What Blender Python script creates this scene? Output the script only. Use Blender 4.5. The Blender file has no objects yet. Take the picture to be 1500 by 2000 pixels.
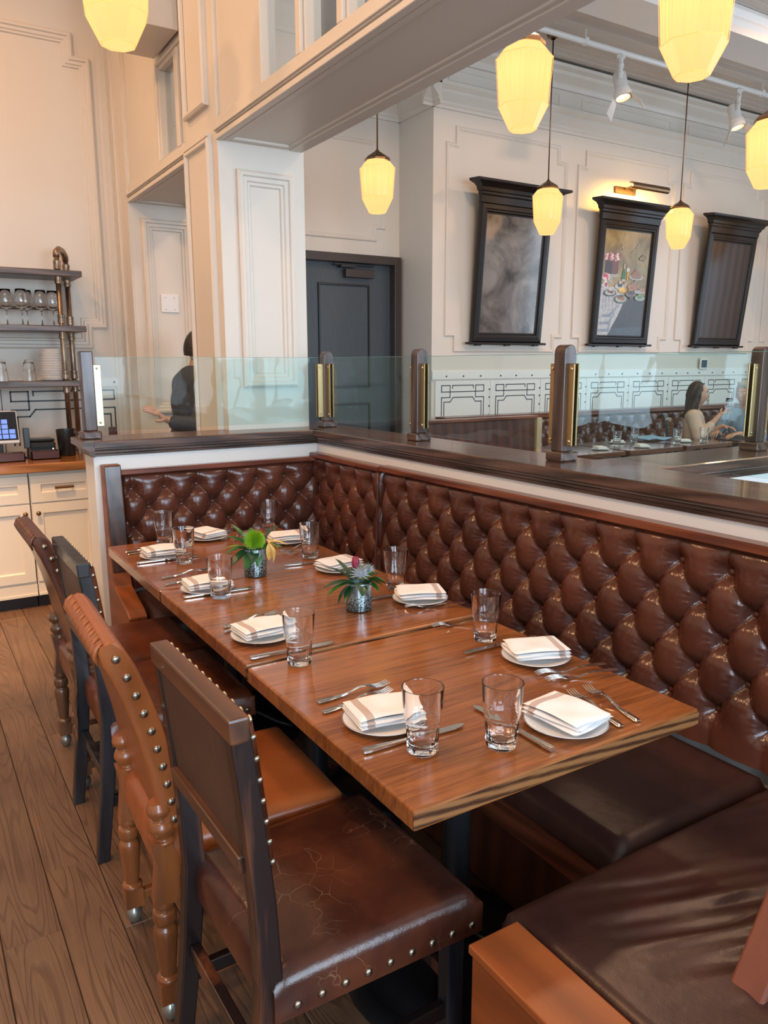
import bpy, bmesh, math, random
import numpy as np
from mathutils import Vector, Matrix, Euler
random.seed(7); rng = np.random.RandomState(5)
PI = math.pi
S = bpy.context.scene
COL = S.collection

# ------------------------------------------------------------------ camera, world, lights, exposure
def make_camera():
    yaw, pit, rol = .55348, .18989, -.0028
    F = Vector((math.sin(yaw)*math.cos(pit), math.cos(yaw)*math.cos(pit), -math.sin(pit)))
    r = Vector((math.cos(yaw), -math.sin(yaw), 0)); u = r.cross(F)
    r2 = r*math.cos(rol)+u*math.sin(rol); u2 = -r*math.sin(rol)+u*math.cos(rol)
    cd = bpy.data.cameras.new('camera'); cam = bpy.data.objects.new('camera', cd); COL.objects.link(cam)
    m = Matrix((r2, u2, -F)).transposed().to_4x4(); m.translation = Vector((0, 0, 1.5))
    cam.matrix_world = m
    cd.sensor_fit = 'VERTICAL'; cd.sensor_height = 36.0; cd.sensor_width = 27.0
    cd.lens = 1518/2000*36.0; cd.clip_start = .02; cd.clip_end = 200
    S.camera = cam
make_camera()
S.view_settings.view_transform = 'Standard'; S.view_settings.look = 'None'
S.view_settings.exposure = 0.22; S.view_settings.gamma = 1.0; S.view_settings.use_curve_mapping = False

w = bpy.data.worlds.new('sky'); S.world = w; w.use_nodes = True
wn = w.node_tree.nodes; bg = wn['Background']; bg.inputs['Color'].default_value = (.62, .80, 1.0, 1); bg.inputs['Strength'].default_value = 1.6

def area(name, loc, rot, sx, sy, power, color, shape='RECTANGLE', spread=None):
    l = bpy.data.lights.new(name, 'AREA'); l.shape = shape; l.size = sx; l.size_y = sy; l.energy = power; l.color = color
    if spread: l.spread = spread
    o = bpy.data.objects.new(name, l); o.location = loc; o.rotation_euler = rot; COL.objects.link(o); return o
# daylight through the window bays behind the viewer (wall at y=-2.6) and on the far right
DAY = (.66, .83, 1.0)
for i, x in enumerate((-1.0, 1.6, 4.2, 6.8)):
    area('window_daylight', (x, -2.74, 2.05), (PI/2, 0, 0), 1.8, 2.4, (135, 135, 95, 70)[i], DAY)
area('window_daylight', (10.54, 2.6, 2.1), (PI/2, 0, PI/2), 3.9, 2.4, 60, DAY)
# added warm fill lamps, unseen at the ceiling of the front room (left) and of the passage
WARM = (1.0, .55, .26)
for x, y, p in ((-1.2, .8, 34), (-.9, 2.6, 34), (-1.0, 4.4, 34), (.3, 1.4, 14), (.4, 4.6, 16)):
    area('unseen_ceiling_fill', (x, y, 4.195), (0, 0, 0), .3, .3, p, WARM, 'DISK')
def spot(name, loc, target, power, color, ang=50, blend=.5, r=.04):
    l = bpy.data.lights.new(name, 'SPOT'); l.energy = power; l.color = color; l.spot_size = math.radians(ang); l.spot_blend = blend; l.shadow_soft_size = r
    o = bpy.data.objects.new(name, l); o.location = loc
    o.rotation_euler = (Vector(target)-Vector(loc)).to_track_quat('-Z', 'Y').to_euler(); COL.objects.link(o)
spot('ceiling_spot', (.1, 3.6, 4.1), (.42, 4.7, 0), 620, (1, .56, .24), 30, .9)
for x, y, p in ((3.6, .9, 28), (3.8, 3.8, 42), (7.0, .9, 32), (7.2, 3.8, 48)):  # added warm fill discs under the dining-room ceiling, no fittings there
    area('unseen_ceiling_fill', (x, y, 4.40), (0, 0, 0), .35, .35, p, (1.0, .60, .36), 'DISK')

# ------------------------------------------------------------------ materials
def newmat(name):
    m = bpy.data.materials.new(name); m.use_nodes = True
    nt = m.node_tree; return m, nt, nt.nodes['Principled BSDF']
def N(nt, t, **k):
    n = nt.nodes.new(t)
    for a, b in k.items():
        if a in n.inputs.keys(): n.inputs[a].default_value = b
        else: setattr(n, a, b)
    return n
def mat(name, col, rough=.5, metal=0., coat=0., spec=.5, noise=0., nscale=8., bump=0., bscale=60., col2=None, coatr=.05, stretch=(1, 1, 1), sheen=0):
    m, nt, b = newmat(name); L = nt.links.new
    b.inputs['Roughness'].default_value = rough; b.inputs['Metallic'].default_value = metal
    b.inputs['Coat Weight'].default_value = coat; b.inputs['Coat Roughness'].default_value = coatr
    b.inputs['Specular IOR Level'].default_value = spec; b.inputs['Sheen Weight'].default_value = sheen
    c = (*col, 1); b.inputs['Base Color'].default_value = c
    tc = N(nt, 'ShaderNodeTexCoord'); mp = N(nt, 'ShaderNodeMapping'); mp.inputs['Scale'].default_value = stretch
    L(tc.outputs['Object'], mp.inputs['Vector'])
    if noise or col2:
        n = N(nt, 'ShaderNodeTexNoise', Scale=nscale, Detail=5., Roughness=.6); L(mp.outputs[0], n.inputs['Vector'])
        r = N(nt, 'ShaderNodeValToRGB'); e = r.color_ramp.elements; e[0].position = .35; e[1].position = .68
        c2 = col2 or tuple(v*(1-noise) for v in col)
        e[0].color = (*c2, 1); e[1].color = c
        L(n.outputs['Fac'], r.inputs[0]); L(r.outputs[0], b.inputs['Base Color'])
    if bump:
        n2 = N(nt, 'ShaderNodeTexNoise', Scale=bscale, Detail=3.); L(mp.outputs[0], n2.inputs['Vector'])
        bp = N(nt, 'ShaderNodeBump', Strength=bump, Distance=.01); L(n2.outputs['Fac'], bp.inputs['Height']); L(bp.outputs[0], b.inputs['Normal'])
    return m
def wood(name, c1, c2, axis=0, rough=.35, coat=0., scale=6., bump=.05, ring=14., coatr=.06, world=False, dark=None, dist=5., lo=.3, hi=.66):
    """grain stretched along the given local axis"""
    m, nt, b = newmat(name); L = nt.links.new
    tc = N(nt, 'ShaderNodeTexCoord'); mp = N(nt, 'ShaderNodeMapping')
    sc = [ring]*3; sc[axis] = ring*.09; mp.inputs['Scale'].default_value = sc
    oi = N(nt, 'ShaderNodeObjectInfo')
    src = tc.outputs['Object']
    if world:
        g = N(nt, 'ShaderNodeNewGeometry'); src = g.outputs['Position']
    off = N(nt, 'ShaderNodeVectorMath', operation='ADD'); mul = N(nt, 'ShaderNodeMath', operation='MULTIPLY'); mul.inputs[1].default_value = 31.
    L(oi.outputs['Random'], mul.inputs[0]); L(src, off.inputs[0]); L(mul.outputs[0], off.inputs[1])
    L(off.outputs[0], mp.inputs['Vector'])
    n = N(nt, 'ShaderNodeTexNoise', Scale=1.0, Detail=6., Roughness=.65, Distortion=.6); L(mp.outputs[0], n.inputs['Vector'])
    wv = N(nt, 'ShaderNodeTexWave', Scale=.55, Distortion=dist, Detail=3.); wv.inputs['Detail Scale'].default_value = 1.2
    wv.bands_direction = 'DIAGONAL'; L(mp.outputs[0], wv.inputs['Vector'])
    fi = N(nt, 'ShaderNodeTexNoise', Scale=6., Detail=4., Roughness=.7); L(mp.outputs[0], fi.inputs['Vector'])
    mx = N(nt, 'ShaderNodeMix'); mx.data_type = 'FLOAT'; mx.inputs['Factor'].default_value = .45
    L(n.outputs['Fac'], mx.inputs['A']); L(wv.outputs['Fac'], mx.inputs['B'])
    mx2 = N(nt, 'ShaderNodeMix'); mx2.data_type = 'FLOAT'; mx2.inputs['Factor'].default_value = .3
    L(mx.outputs['Result'], mx2.inputs['A']); L(fi.outputs['Fac'], mx2.inputs['B'])
    r = N(nt, 'ShaderNodeValToRGB'); e = r.color_ramp.elements; e[0].position = lo; e[1].position = hi
    e[0].color = (*c1, 1); e[1].color = (*c2, 1); L(mx2.outputs['Result'], r.inputs[0])
    L(r.outputs[0], b.inputs['Base Color'])
    b.inputs['Roughness'].default_value = rough; b.inputs['Coat Weight'].default_value = coat; b.inputs['Coat Roughness'].default_value = coatr
    bp = N(nt, 'ShaderNodeBump', Strength=bump, Distance=.004); L(mx2.outputs['Result'], bp.inputs['Height']); L(bp.outputs[0], b.inputs['Normal'])
    return m
def emis(name, col, st, rough=.4):
    m, nt, b = newmat(name); b.inputs['Base Color'].default_value = (*col, 1); b.inputs['Emission Color'].default_value = (*col, 1)
    b.inputs['Emission Strength'].default_value = st; b.inputs['Roughness'].default_value = rough; return m
def glassm(name, tint=(1, 1, 1), rough=0., ior=1.45):
    m, nt, b = newmat(name); b.inputs['Base Color'].default_value = (*tint, 1); b.inputs['Transmission Weight'].default_value = 1.
    b.inputs['Roughness'].default_value = rough; b.inputs['IOR'].default_value = ior; return m
def thin_glass(name, tint, ior=1.5, bump=0., bs=6.):
    m, nt, b = newmat(name); nt.nodes.remove(b); L = nt.links.new
    out = nt.nodes['Material Output']; t = N(nt, 'ShaderNodeBsdfTransparent'); t.inputs[0].default_value = (*tint, 1)
    g = N(nt, 'ShaderNodeBsdfGlossy', Roughness=.0); fr = N(nt, 'ShaderNodeFresnel', IOR=ior); mx = N(nt, 'ShaderNodeMixShader')
    ge = N(nt, 'ShaderNodeNewGeometry'); io = N(nt, 'ShaderNodeMath', operation='MULTIPLY_ADD'); io.inputs[1].default_value = 1/ior-ior; io.inputs[2].default_value = ior
    L(ge.outputs['Backfacing'], io.inputs[0]); L(io.outputs[0], fr.inputs['IOR'])
    if bump:
        tc = N(nt, 'ShaderNodeTexCoord'); n = N(nt, 'ShaderNodeTexNoise', Scale=bs, Detail=2.); L(tc.outputs['Object'], n.inputs['Vector'])
        bp = N(nt, 'ShaderNodeBump', Strength=bump, Distance=.02); L(n.outputs['Fac'], bp.inputs['Height']); L(bp.outputs[0], g.inputs['Normal'])
    L(fr.outputs[0], mx.inputs[0]); L(t.outputs[0], mx.inputs[1]); L(g.outputs[0], mx.inputs[2]); L(mx.outputs[0], out.inputs['Surface']); return m
def leather(name, c1, c2, rough=.3, crack=0., crackcol=(.35, .22, .14), scale=3.):
    m, nt, b = newmat(name); L = nt.links.new
    tc = N(nt, 'ShaderNodeTexCoord'); src = tc.outputs['Object']
    n = N(nt, 'ShaderNodeTexNoise', Scale=scale, Detail=4., Roughness=.6); L(src, n.inputs['Vector'])
    r = N(nt, 'ShaderNodeValToRGB'); e = r.color_ramp.elements; e[0].position = .35; e[1].position = .7
    e[0].color = (*c1, 1); e[1].color = (*c2, 1); L(n.outputs['Fac'], r.inputs[0]); colo = r.outputs[0]
    if crack:
        d = N(nt, 'ShaderNodeTexNoise', Scale=9., Detail=3.); L(src, d.inputs['Vector'])
        am = N(nt, 'ShaderNodeMixRGB', blend_type='ADD'); am.inputs[0].default_value = .12; L(src, am.inputs[1]); L(d.outputs['Color'], am.inputs[2])
        v = N(nt, 'ShaderNodeTexVoronoi', Scale=17., feature='DISTANCE_TO_EDGE'); L(am.outputs[0], v.inputs['Vector'])
        vr = N(nt, 'ShaderNodeValToRGB'); ve = vr.color_ramp.elements; ve[0].position = 0.; ve[1].position = .018; ve[0].color = (1, 1, 1, 1); ve[1].color = (0, 0, 0, 1)
        L(v.outputs['Distance'], vr.inputs[0])
        mk = N(nt, 'ShaderNodeTexNoise', Scale=5., Detail=2.); L(src, mk.inputs['Vector'])
        mr = N(nt, 'ShaderNodeValToRGB'); me = mr.color_ramp.elements; me[0].position = .55; me[1].position = .68; L(mk.outputs['Fac'], mr.inputs[0])
        mm = N(nt, 'ShaderNodeMath', operation='MULTIPLY'); L(vr.outputs[0], mm.inputs[0]); L(mr.outputs[0], mm.inputs[1])
        m2 = N(nt, 'ShaderNodeMath', operation='MULTIPLY'); m2.inputs[1].default_value = crack; L(mm.outputs[0], m2.inputs[0])
        mc = N(nt, 'ShaderNodeMixRGB'); mc.inputs[2].default_value = (*crackcol, 1); L(m2.outputs[0], mc.inputs[0]); L(colo, mc.inputs[1]); colo = mc.outputs[0]
    L(colo, b.inputs['Base Color'])
    b.inputs['Roughness'].default_value = rough
    n2 = N(nt, 'ShaderNodeTexNoise', Scale=26., Detail=4.); L(src, n2.inputs['Vector'])
    n3 = N(nt, 'ShaderNodeTexVoronoi', Scale=420.); L(src, n3.inputs['Vector'])
    ad = N(nt, 'ShaderNodeMath', operation='MULTIPLY_ADD'); ad.inputs[1].default_value = .08; L(n3.outputs['Distance'], ad.inputs[0]); L(n2.outputs['Fac'], ad.inputs[2])
    bp = N(nt, 'ShaderNodeBump', Strength=.22, Distance=.006); L(ad.outputs[0], bp.inputs['Height']); L(bp.outputs[0], b.inputs['Normal'])
    return m

M = {}
M['cream'] = mat('cream_paint', (.66, .60, .52), .42, bump=.03, bscale=30)
M['cream2'] = mat('cream_ceiling_paint', (.62, .56, .49), .55, bump=.03)
M['white'] = mat('white_gloss_paint', (.76, .74, .70), .3)
M['cabinet'] = mat('cabinet_paint', (.70, .64, .54), .38)
M['ledge'] = wood('dark_oak_ledge', (.035, .020, .015), (.115, .062, .044), 1, .27, .25, ring=26, bump=.12)
M['ledgex'] = wood('dark_oak_ledge_cross', (.035, .020, .015), (.115, .062, .044), 0, .27, .25, ring=26, bump=.12)
M['rail'] = wood('mahogany_rail', (.075, .018, .009), (.19, .052, .022), 1, .3, .3, ring=20)
M['railx'] = wood('mahogany_rail_cross', (.075, .018, .009), (.19, .052, .022), 0, .3, .3, ring=20)
M['benchwood'] = wood('orange_bench_wood', (.17, .044, .011), (.26, .072, .018), 1, .42, .0, ring=10, bump=.02)
M['darkpanel'] = wood('dark_bench_panel', (.05, .016, .010), (.10, .032, .018), 2, .4, .1, ring=14)
M['table'] = wood('oak_tabletop', (.205, .064, .015), (.285, .094, .023), 0, .22, .35, ring=26, bump=.02, coatr=.09, dist=3.)
def tablewood(name):
    m, nt, b = newmat(name); L = nt.links.new
    tc = N(nt, 'ShaderNodeTexCoord'); sx = N(nt, 'ShaderNodeSeparateXYZ'); L(tc.outputs['Object'], sx.inputs[0])
    oi = N(nt, 'ShaderNodeObjectInfo')
    dv = N(nt, 'ShaderNodeMath', operation='DIVIDE'); dv.inputs[1].default_value = .094; L(sx.outputs['Y'], dv.inputs[0]); fl = N(nt, 'ShaderNodeMath', operation='FLOOR'); L(dv.outputs[0], fl.inputs[0])
    wn_ = N(nt, 'ShaderNodeTexWhiteNoise'); wn_.noise_dimensions = '1D'; L(fl.outputs[0], wn_.inputs['W'])
    mp = N(nt, 'ShaderNodeMapping'); mp.inputs['Scale'].default_value = (3., 55., 20.); ad = N(nt, 'ShaderNodeVectorMath', operation='ADD'); sc = N(nt, 'ShaderNodeMath', operation='MULTIPLY'); sc.inputs[1].default_value = 9.
    L(wn_.outputs['Value'], sc.inputs[0]); L(tc.outputs['Object'], ad.inputs[0]); L(sc.outputs[0], ad.inputs[1]); L(ad.outputs[0], mp.inputs['Vector'])
    n = N(nt, 'ShaderNodeTexNoise', Scale=1., Detail=5., Roughness=.65, Distortion=.8); L(mp.outputs[0], n.inputs['Vector'])
    mp2 = N(nt, 'ShaderNodeMapping'); mp2.inputs['Scale'].default_value = (14., 230., 60.); L(ad.outputs[0], mp2.inputs['Vector'])
    f = N(nt, 'ShaderNodeTexNoise', Scale=1., Detail=3.); L(mp2.outputs[0], f.inputs['Vector'])
    a1 = N(nt, 'ShaderNodeMath', operation='MULTIPLY_ADD'); a1.inputs[1].default_value = .5; L(f.outputs['Fac'], a1.inputs[0]); L(n.outputs['Fac'], a1.inputs[2])
    a2 = N(nt, 'ShaderNodeMath', operation='MULTIPLY_ADD'); a2.inputs[1].default_value = .22; L(wn_.outputs['Value'], a2.inputs[0]); L(a1.outputs[0], a2.inputs[2])
    r = N(nt, 'ShaderNodeValToRGB'); e = r.color_ramp.elements; e[0].position = .60; e[1].position = 1.08 if False else 1.0; e[0].color = (.150, .045, .011, 1); e[1].color = (.315, .108, .028, 1)
    L(a2.outputs[0], r.inputs[0]); L(r.outputs[0], b.inputs['Base Color']); b.inputs['Roughness'].default_value = .22; b.inputs['Coat Weight'].default_value = .35; b.inputs['Coat Roughness'].default_value = .08
    bp = N(nt, 'ShaderNodeBump', Strength=.06, Distance=.002); L(a1.outputs[0], bp.inputs['Height']); L(bp.outputs[0], b.inputs['Normal']); return m
M['table'] = tablewood('oak_tabletop_staves')
M['tableedge'] = wood('oak_table_edge', (.055, .020, .008), (.26, .115, .042), 0, .35, .2, ring=60, bump=.12, dist=2., lo=.36, hi=.58)
M['leather'] = leather('oxblood_leather', (.055, .018, .012), (.128, .040, .022), .18)
M['seatleather'] = leather('dark_seat_leather', (.024, .009, .008), (.054, .022, .016), .35)
M['chairdark'] = leather('cracked_brown_leather', (.040, .012, .008), (.135, .042, .018), .22, crack=.75, crackcol=(.33, .2, .13))
M['chairred'] = leather('red_brown_leather', (.10, .026, .010), (.19, .052, .018), .27)
M['chairtan'] = leather('tan_leather', (.26, .075, .020), (.40, .125, .038), .27)
M['chairbrown'] = leather('worn_brown_leather', (.085, .030, .018), (.17, .058, .030), .26)
M['backleather'] = leather('dull_back_leather', (.05, .026, .018), (.085, .042, .026), .42)
M['blackwood'] = wood('worn_black_wood', (.012, .012, .015), (.030, .028, .032), 2, .33, .2, ring=16, bump=.05)
M['brownwood'] = wood('worn_brown_black_wood', (.013, .007, .007), (.17, .055, .022), 2, .33, .2, ring=4, bump=.05, lo=.56, hi=.70)
M['brownrail'] = wood('worn_brown_rail', (.045, .020, .013), (.13, .048, .022), 1, .36, .15, ring=9)
M['turned'] = wood('turned_maple', (.14, .044, .013), (.29, .095, .028), 2, .3, .4, ring=10, bump=.02)
M['turneddark'] = wood('turned_dark_maple', (.09, .042, .022), (.18, .085, .04), 2, .3, .4, ring=10, bump=.02)
def floorwood(name):
    m, nt, b = newmat(name); L = nt.links.new
    tc = N(nt, 'ShaderNodeTexCoord'); mp = N(nt, 'ShaderNodeMapping'); mp.inputs['Scale'].default_value = (9., .62, 9.)
    oi = N(nt, 'ShaderNodeObjectInfo'); mul = N(nt, 'ShaderNodeMath', operation='MULTIPLY'); mul.inputs[1].default_value = 57.
    off = N(nt, 'ShaderNodeVectorMath', operation='ADD'); L(oi.outputs['Random'], mul.inputs[0]); L(tc.outputs['Object'], off.inputs[0]); L(mul.outputs[0], off.inputs[1]); L(off.outputs[0], mp.inputs['Vector'])
    n = N(nt, 'ShaderNodeTexNoise', Scale=.75, Detail=2.2, Roughness=.5, Distortion=.35); L(mp.outputs[0], n.inputs['Vector'])
    k = N(nt, 'ShaderNodeMath', operation='MULTIPLY'); k.inputs[1].default_value = 150.; L(n.outputs['Fac'], k.inputs[0])
    sn = N(nt, 'ShaderNodeMath', operation='SINE'); L(k.outputs[0], sn.inputs[0])
    lr = N(nt, 'ShaderNodeMapRange'); lr.inputs['From Min'].default_value = .45; lr.inputs['From Max'].default_value = 1.; L(sn.outputs[0], lr.inputs['Value'])
    mp2 = N(nt, 'ShaderNodeMapping'); mp2.inputs['Scale'].default_value = (120., 4., 120.); L(off.outputs[0], mp2.inputs['Vector'])
    f = N(nt, 'ShaderNodeTexNoise', Scale=1., Detail=4., Roughness=.7); L(mp2.outputs[0], f.inputs['Vector'])
    big = N(nt, 'ShaderNodeTexNoise', Scale=3.5, Detail=4.); L(off.outputs[0], big.inputs['Vector'])
    r = N(nt, 'ShaderNodeValToRGB'); e = r.color_ramp.elements; e[0].position = .3; e[1].position = .7; e[0].color = (.100, .056, .036, 1); e[1].color = (.205, .120, .072, 1)
    mx = N(nt, 'ShaderNodeMix'); mx.data_type = 'FLOAT'; mx.inputs['Factor'].default_value = .5; L(big.outputs['Fac'], mx.inputs['A']); L(f.outputs['Fac'], mx.inputs['B']); L(mx.outputs['Result'], r.inputs[0])
    hs = N(nt, 'ShaderNodeHueSaturation'); vr = N(nt, 'ShaderNodeMapRange'); vr.inputs['To Min'].default_value = .78; vr.inputs['To Max'].default_value = 1.12; L(oi.outputs['Random'], vr.inputs['Value']); L(vr.outputs[0], hs.inputs['Value']); L(r.outputs[0], hs.inputs['Color'])
    dm = N(nt, 'ShaderNodeMixRGB'); dm.inputs[2].default_value = (.055, .028, .018, 1); dk = N(nt, 'ShaderNodeMath', operation='MULTIPLY'); dk.inputs[1].default_value = .42; L(lr.outputs[0], dk.inputs[0]); L(dk.outputs[0], dm.inputs[0]); L(hs.outputs[0], dm.inputs[1]); L(dm.outputs[0], b.inputs['Base Color'])
    b.inputs['Roughness'].default_value = .42
    hh = N(nt, 'ShaderNodeMath', operation='SUBTRACT'); L(f.outputs['Fac'], hh.inputs[0]); L(lr.outputs[0], hh.inputs[1])
    bp = N(nt, 'ShaderNodeBump', Strength=.3, Distance=.003); L(hh.outputs[0], bp.inputs['Height']); L(bp.outputs[0], b.inputs['Normal']); return m
M['floor'] = floorwood('weathered_floor_plank')
M['ledgez'] = wood('dark_oak_upright', (.030, .018, .015), (.085, .048, .038), 2, .27, .25, ring=22, bump=.08)
M['gap'] = mat('floor_gap', (.02, .012, .01), .8)
M['nail'] = mat('antique_nail', (.42, .37, .30), .3, metal=1., noise=.3, nscale=60)
M['brass'] = mat('brass', (.46, .32, .16), .36, metal=1.)
M['brasslight'] = mat('pale_brass', (.55, .49, .33), .38, metal=1.)
M['bronze'] = mat('bronze', (.22, .13, .07), .35, metal=1.)
M['pipe'] = mat('aged_pipe', (.34, .25, .18), .35, metal=.9, noise=.4, nscale=14)
M['iron'] = mat('black_iron', (.012, .012, .014), .32, bump=.05, bscale=90)
M['steel'] = mat('stainless_steel', (.72, .69, .65), .16, metal=1.)
M['chrome'] = mat('chrome', (.75, .76, .78), .12, metal=1.)
M['blackmetal'] = mat('black_plastic', (.012, .013, .015), .3)
M['china'] = mat('white_china', (.85, .85, .84), .12)
M['chinarim'] = mat('grey_rim_line', (.20, .20, .24), .2)
M['whiteplastic'] = mat('white_plastic', (.72, .70, .67), .35)
M['glass'] = glassm('clear_glass', (1, 1, 1))
M['screen'] = thin_glass('glass_screen', (.90, .962, .96), 1.27, .10, 5.)
M['window'] = thin_glass('transom_glass', (.88, .92, .94), 1.5)
M['glassedge'] = mat('glass_edge', (.12, .30, .28), .1)
M['frame'] = mat('black_lacquer_frame', (.010, .007, .006), .4, coat=.05, spec=.35)
M['door'] = wood('charcoal_door', (.040, .050, .058), (.055, .068, .078), 2, .38, .1, ring=60, bump=.05)
M['doorframe'] = mat('dark_bronze_frame', (.045, .032, .027), .3)
M['shelf'] = wood('grey_brown_shelf', (.045, .028, .022), (.125, .078, .058), 0, .4, .1, ring=24, bump=.1)
M['counter'] = wood('butcher_counter', (.20, .075, .020), (.36, .150, .045), 0, .22, .5, ring=14)
M['stencil'] = mat('black_stencil_paint', (.02, .018, .02), .45)
M['rivet'] = mat('dark_rivet', (.05, .04, .035), .4, metal=.6)
M['traybrown'] = mat('maroon_tray', (.075, .022, .018), .4)
M['leaf'] = mat('green_leaf', (.035, .16, .025), .35, noise=.5, nscale=30)
M['leafdark'] = mat('dark_green_leaf', (.012, .06, .022), .35, noise=.4, nscale=30)
M['leaflight'] = mat('lime_leaf', (.16, .36, .03), .4, noise=.3, nscale=30)
M['mum'] = mat('lime_chrysanthemum', (.20, .42, .012), .5)
M['lily'] = mat('yellow_lily', (.75, .42, .03), .45, col2=(.82, .60, .25), nscale=25)
M['thistle'] = mat('silver_blue_thistle', (.30, .36, .42), .5)
M['bud'] = mat('crimson_bud', (.25, .02, .05), .5)
M['skin'] = mat('skin', (.55, .30, .21), .5)
M['hairdark'] = mat('dark_hair', (.018, .012, .011), .4, bump=.4, bscale=120)
M['hairgrey'] = mat('grey_hair', (.42, .40, .38), .5, bump=.4, bscale=120)
M['blouse'] = mat('beige_blouse', (.58, .42, .33), .8)
M['whitecloth'] = mat('white_cloth', (.80, .79, .78), .85)
M['blueshirt'] = mat('pale_blue_shirt', (.20, .30, .42), .8)
M['greyshirt'] = mat('charcoal_work_shirt', (.045, .05, .065), .8)
M['apron'] = mat('black_cloth', (.015, .015, .02), .85)
M['water'] = M['glass']
# ------------------------------------------------------------------ mesh helpers
class MB:
    """collects geometry for ONE mesh object"""
    def __init__(s): s.v = []; s.f = []; s.mi = []; s.cur = 0
    def add(s, vs, fs, mtx=None):
        o = len(s.v)
        for p in vs:
            p = Vector(p)
            if mtx is not None: p = mtx @ p
            s.v.append(p)
        for f in fs: s.f.append(tuple(i+o for i in f)); s.mi.append(s.cur)
        return s
    def box(s, x0, x1, y0, y1, z0, z1, mtx=None):
        v = [(x0,y0,z0),(x1,y0,z0),(x1,y1,z0),(x0,y1,z0),(x0,y0,z1),(x1,y0,z1),(x1,y1,z1),(x0,y1,z1)]
        return s.add(v, [(0,3,2,1),(4,5,6,7),(0,1,5,4),(1,2,6,5),(2,3,7,6),(3,0,4,7)], mtx)
    def prism(s, pts, a0, a1, axis='y', mtx=None):
        """extrude a 2D polygon along an axis; pts are the other two coords in xyz order"""
        def P(p, a):
            return {'x': (a, p[0], p[1]), 'y': (p[0], a, p[1]), 'z': (p[0], p[1], a)}[axis]
        n = len(pts); v = [P(p, a0) for p in pts]+[P(p, a1) for p in pts]
        f = [tuple(range(n)), tuple(range(2*n-1, n-1, -1))]+[(i, i+n, (i+1) % n+n, (i+1) % n) for i in range(n)]
        return s.add(v, f, mtx)
    def lathe(s, prof, n=24, mtx=None, cap=True, cx=0, cy=0, facet=None):
        v = []; f = []
        for r, z in prof:
            for k in range(n):
                a = 2*PI*k/n; v.append((cx+r*math.cos(a), cy+r*math.sin(a), z))
        for i in range(len(prof)-1):
            for k in range(n):
                f.append((i*n+k, i*n+(k+1) % n, (i+1)*n+(k+1) % n, (i+1)*n+k))
        if cap:
            f.append(tuple(range(n-1, -1, -1))); f.append(tuple(range((len(prof)-1)*n, len(prof)*n)))
        return s.add(v, f, mtx)
    def tube(s, path, r, n=10, mtx=None, closed=False):
        path = [Vector(p) for p in path]; m = len(path); v = []; f = []
        rr = r if isinstance(r, (list, tuple)) else [r]*m
        up = None
        for i, p in enumerate(path):
            t = (path[min(i+1, m-1)]-path[max(i-1, 0)]).normalized() if not closed else (path[(i+1) % m]-path[i-1]).normalized()
            if up is None: up = Vector((0, 0, 1)) if abs(t.z) < .9 else Vector((1, 0, 0))
            a = t.cross(up).normalized(); b = a.cross(t).normalized(); up = b
            for k in range(n):
                q = 2*PI*k/n; v.append(p+(a*math.cos(q)+b*math.sin(q))*rr[i])
        for i in range(m-1 if not closed else m):
            j = (i+1) % m
            for k in range(n): f.append((i*n+k, i*n+(k+1) % n, j*n+(k+1) % n, j*n+k))
        if not closed: f.append(tuple(range(n-1, -1, -1))); f.append(tuple(range((m-1)*n, m*n)))
        return s.add(v, f, mtx)
    def ball(s, c, r, n=12, m=8, sc=(1, 1, 1), mtx=None):
        v = []; f = []
        for i in range(m+1):
            th = PI*i/m
            for k in range(n):
                a = 2*PI*k/n; v.append((c[0]+r*sc[0]*math.sin(th)*math.cos(a), c[1]+r*sc[1]*math.sin(th)*math.sin(a), c[2]+r*sc[2]*math.cos(th)))
        for i in range(m):
            for k in range(n): f.append((i*n+k, (i+1)*n+k, (i+1)*n+(k+1) % n, i*n+(k+1) % n))
        return s.add(v, f, mtx)
    def grid(s, fn, nu, nv, mtx=None):
        v = [fn(i/nu, j/nv) for j in range(nv+1) for i in range(nu+1)]
        f = [(j*(nu+1)+i, j*(nu+1)+i+1, (j+1)*(nu+1)+i+1, (j+1)*(nu+1)+i) for j in range(nv) for i in range(nu)]
        return s.add(v, f, mtx)
    def ring(s, poly, offs, plane='xz', at=0., sgn=-1, closed=True):
        """moulding: closed 2D polygon, profile [(inset, height)], built on plane 'xz' (height along y*sgn) or 'yz' (height along x*sgn)"""
        n = len(poly); rings = []
        area = sum(poly[i][0]*poly[(i+1) % n][1]-poly[(i+1) % n][0]*poly[i][1] for i in range(n))
        w = 1 if area > 0 else -1
        for d, h in offs:
            R = []
            for i in range(n):
                a = Vector(poly[i-1]); b = Vector(poly[i]); c = Vector(poly[(i+1) % n])
                e1 = (b-a).normalized(); e2 = (c-b).normalized()
                n1 = Vector((-e1.y, e1.x))*w; n2 = Vector((-e2.y, e2.x))*w
                k = (n1+n2); k = k/(max(.2, 1+n1.dot(n2)))
                q = b+k*d
                R.append((q.x, at+sgn*h, q.y) if plane == 'xz' else (at+sgn*h, q.x, q.y) if plane == 'yz' else (q.x, q.y, at+sgn*h))
            rings.append(R)
        v = [p for R in rings for p in R]; f = []
        for i in range(len(rings)-1):
            for k in range(n): f.append((i*n+k, i*n+(k+1) % n, (i+1)*n+(k+1) % n, (i+1)*n+k))
        return s.add(v, f)
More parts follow.
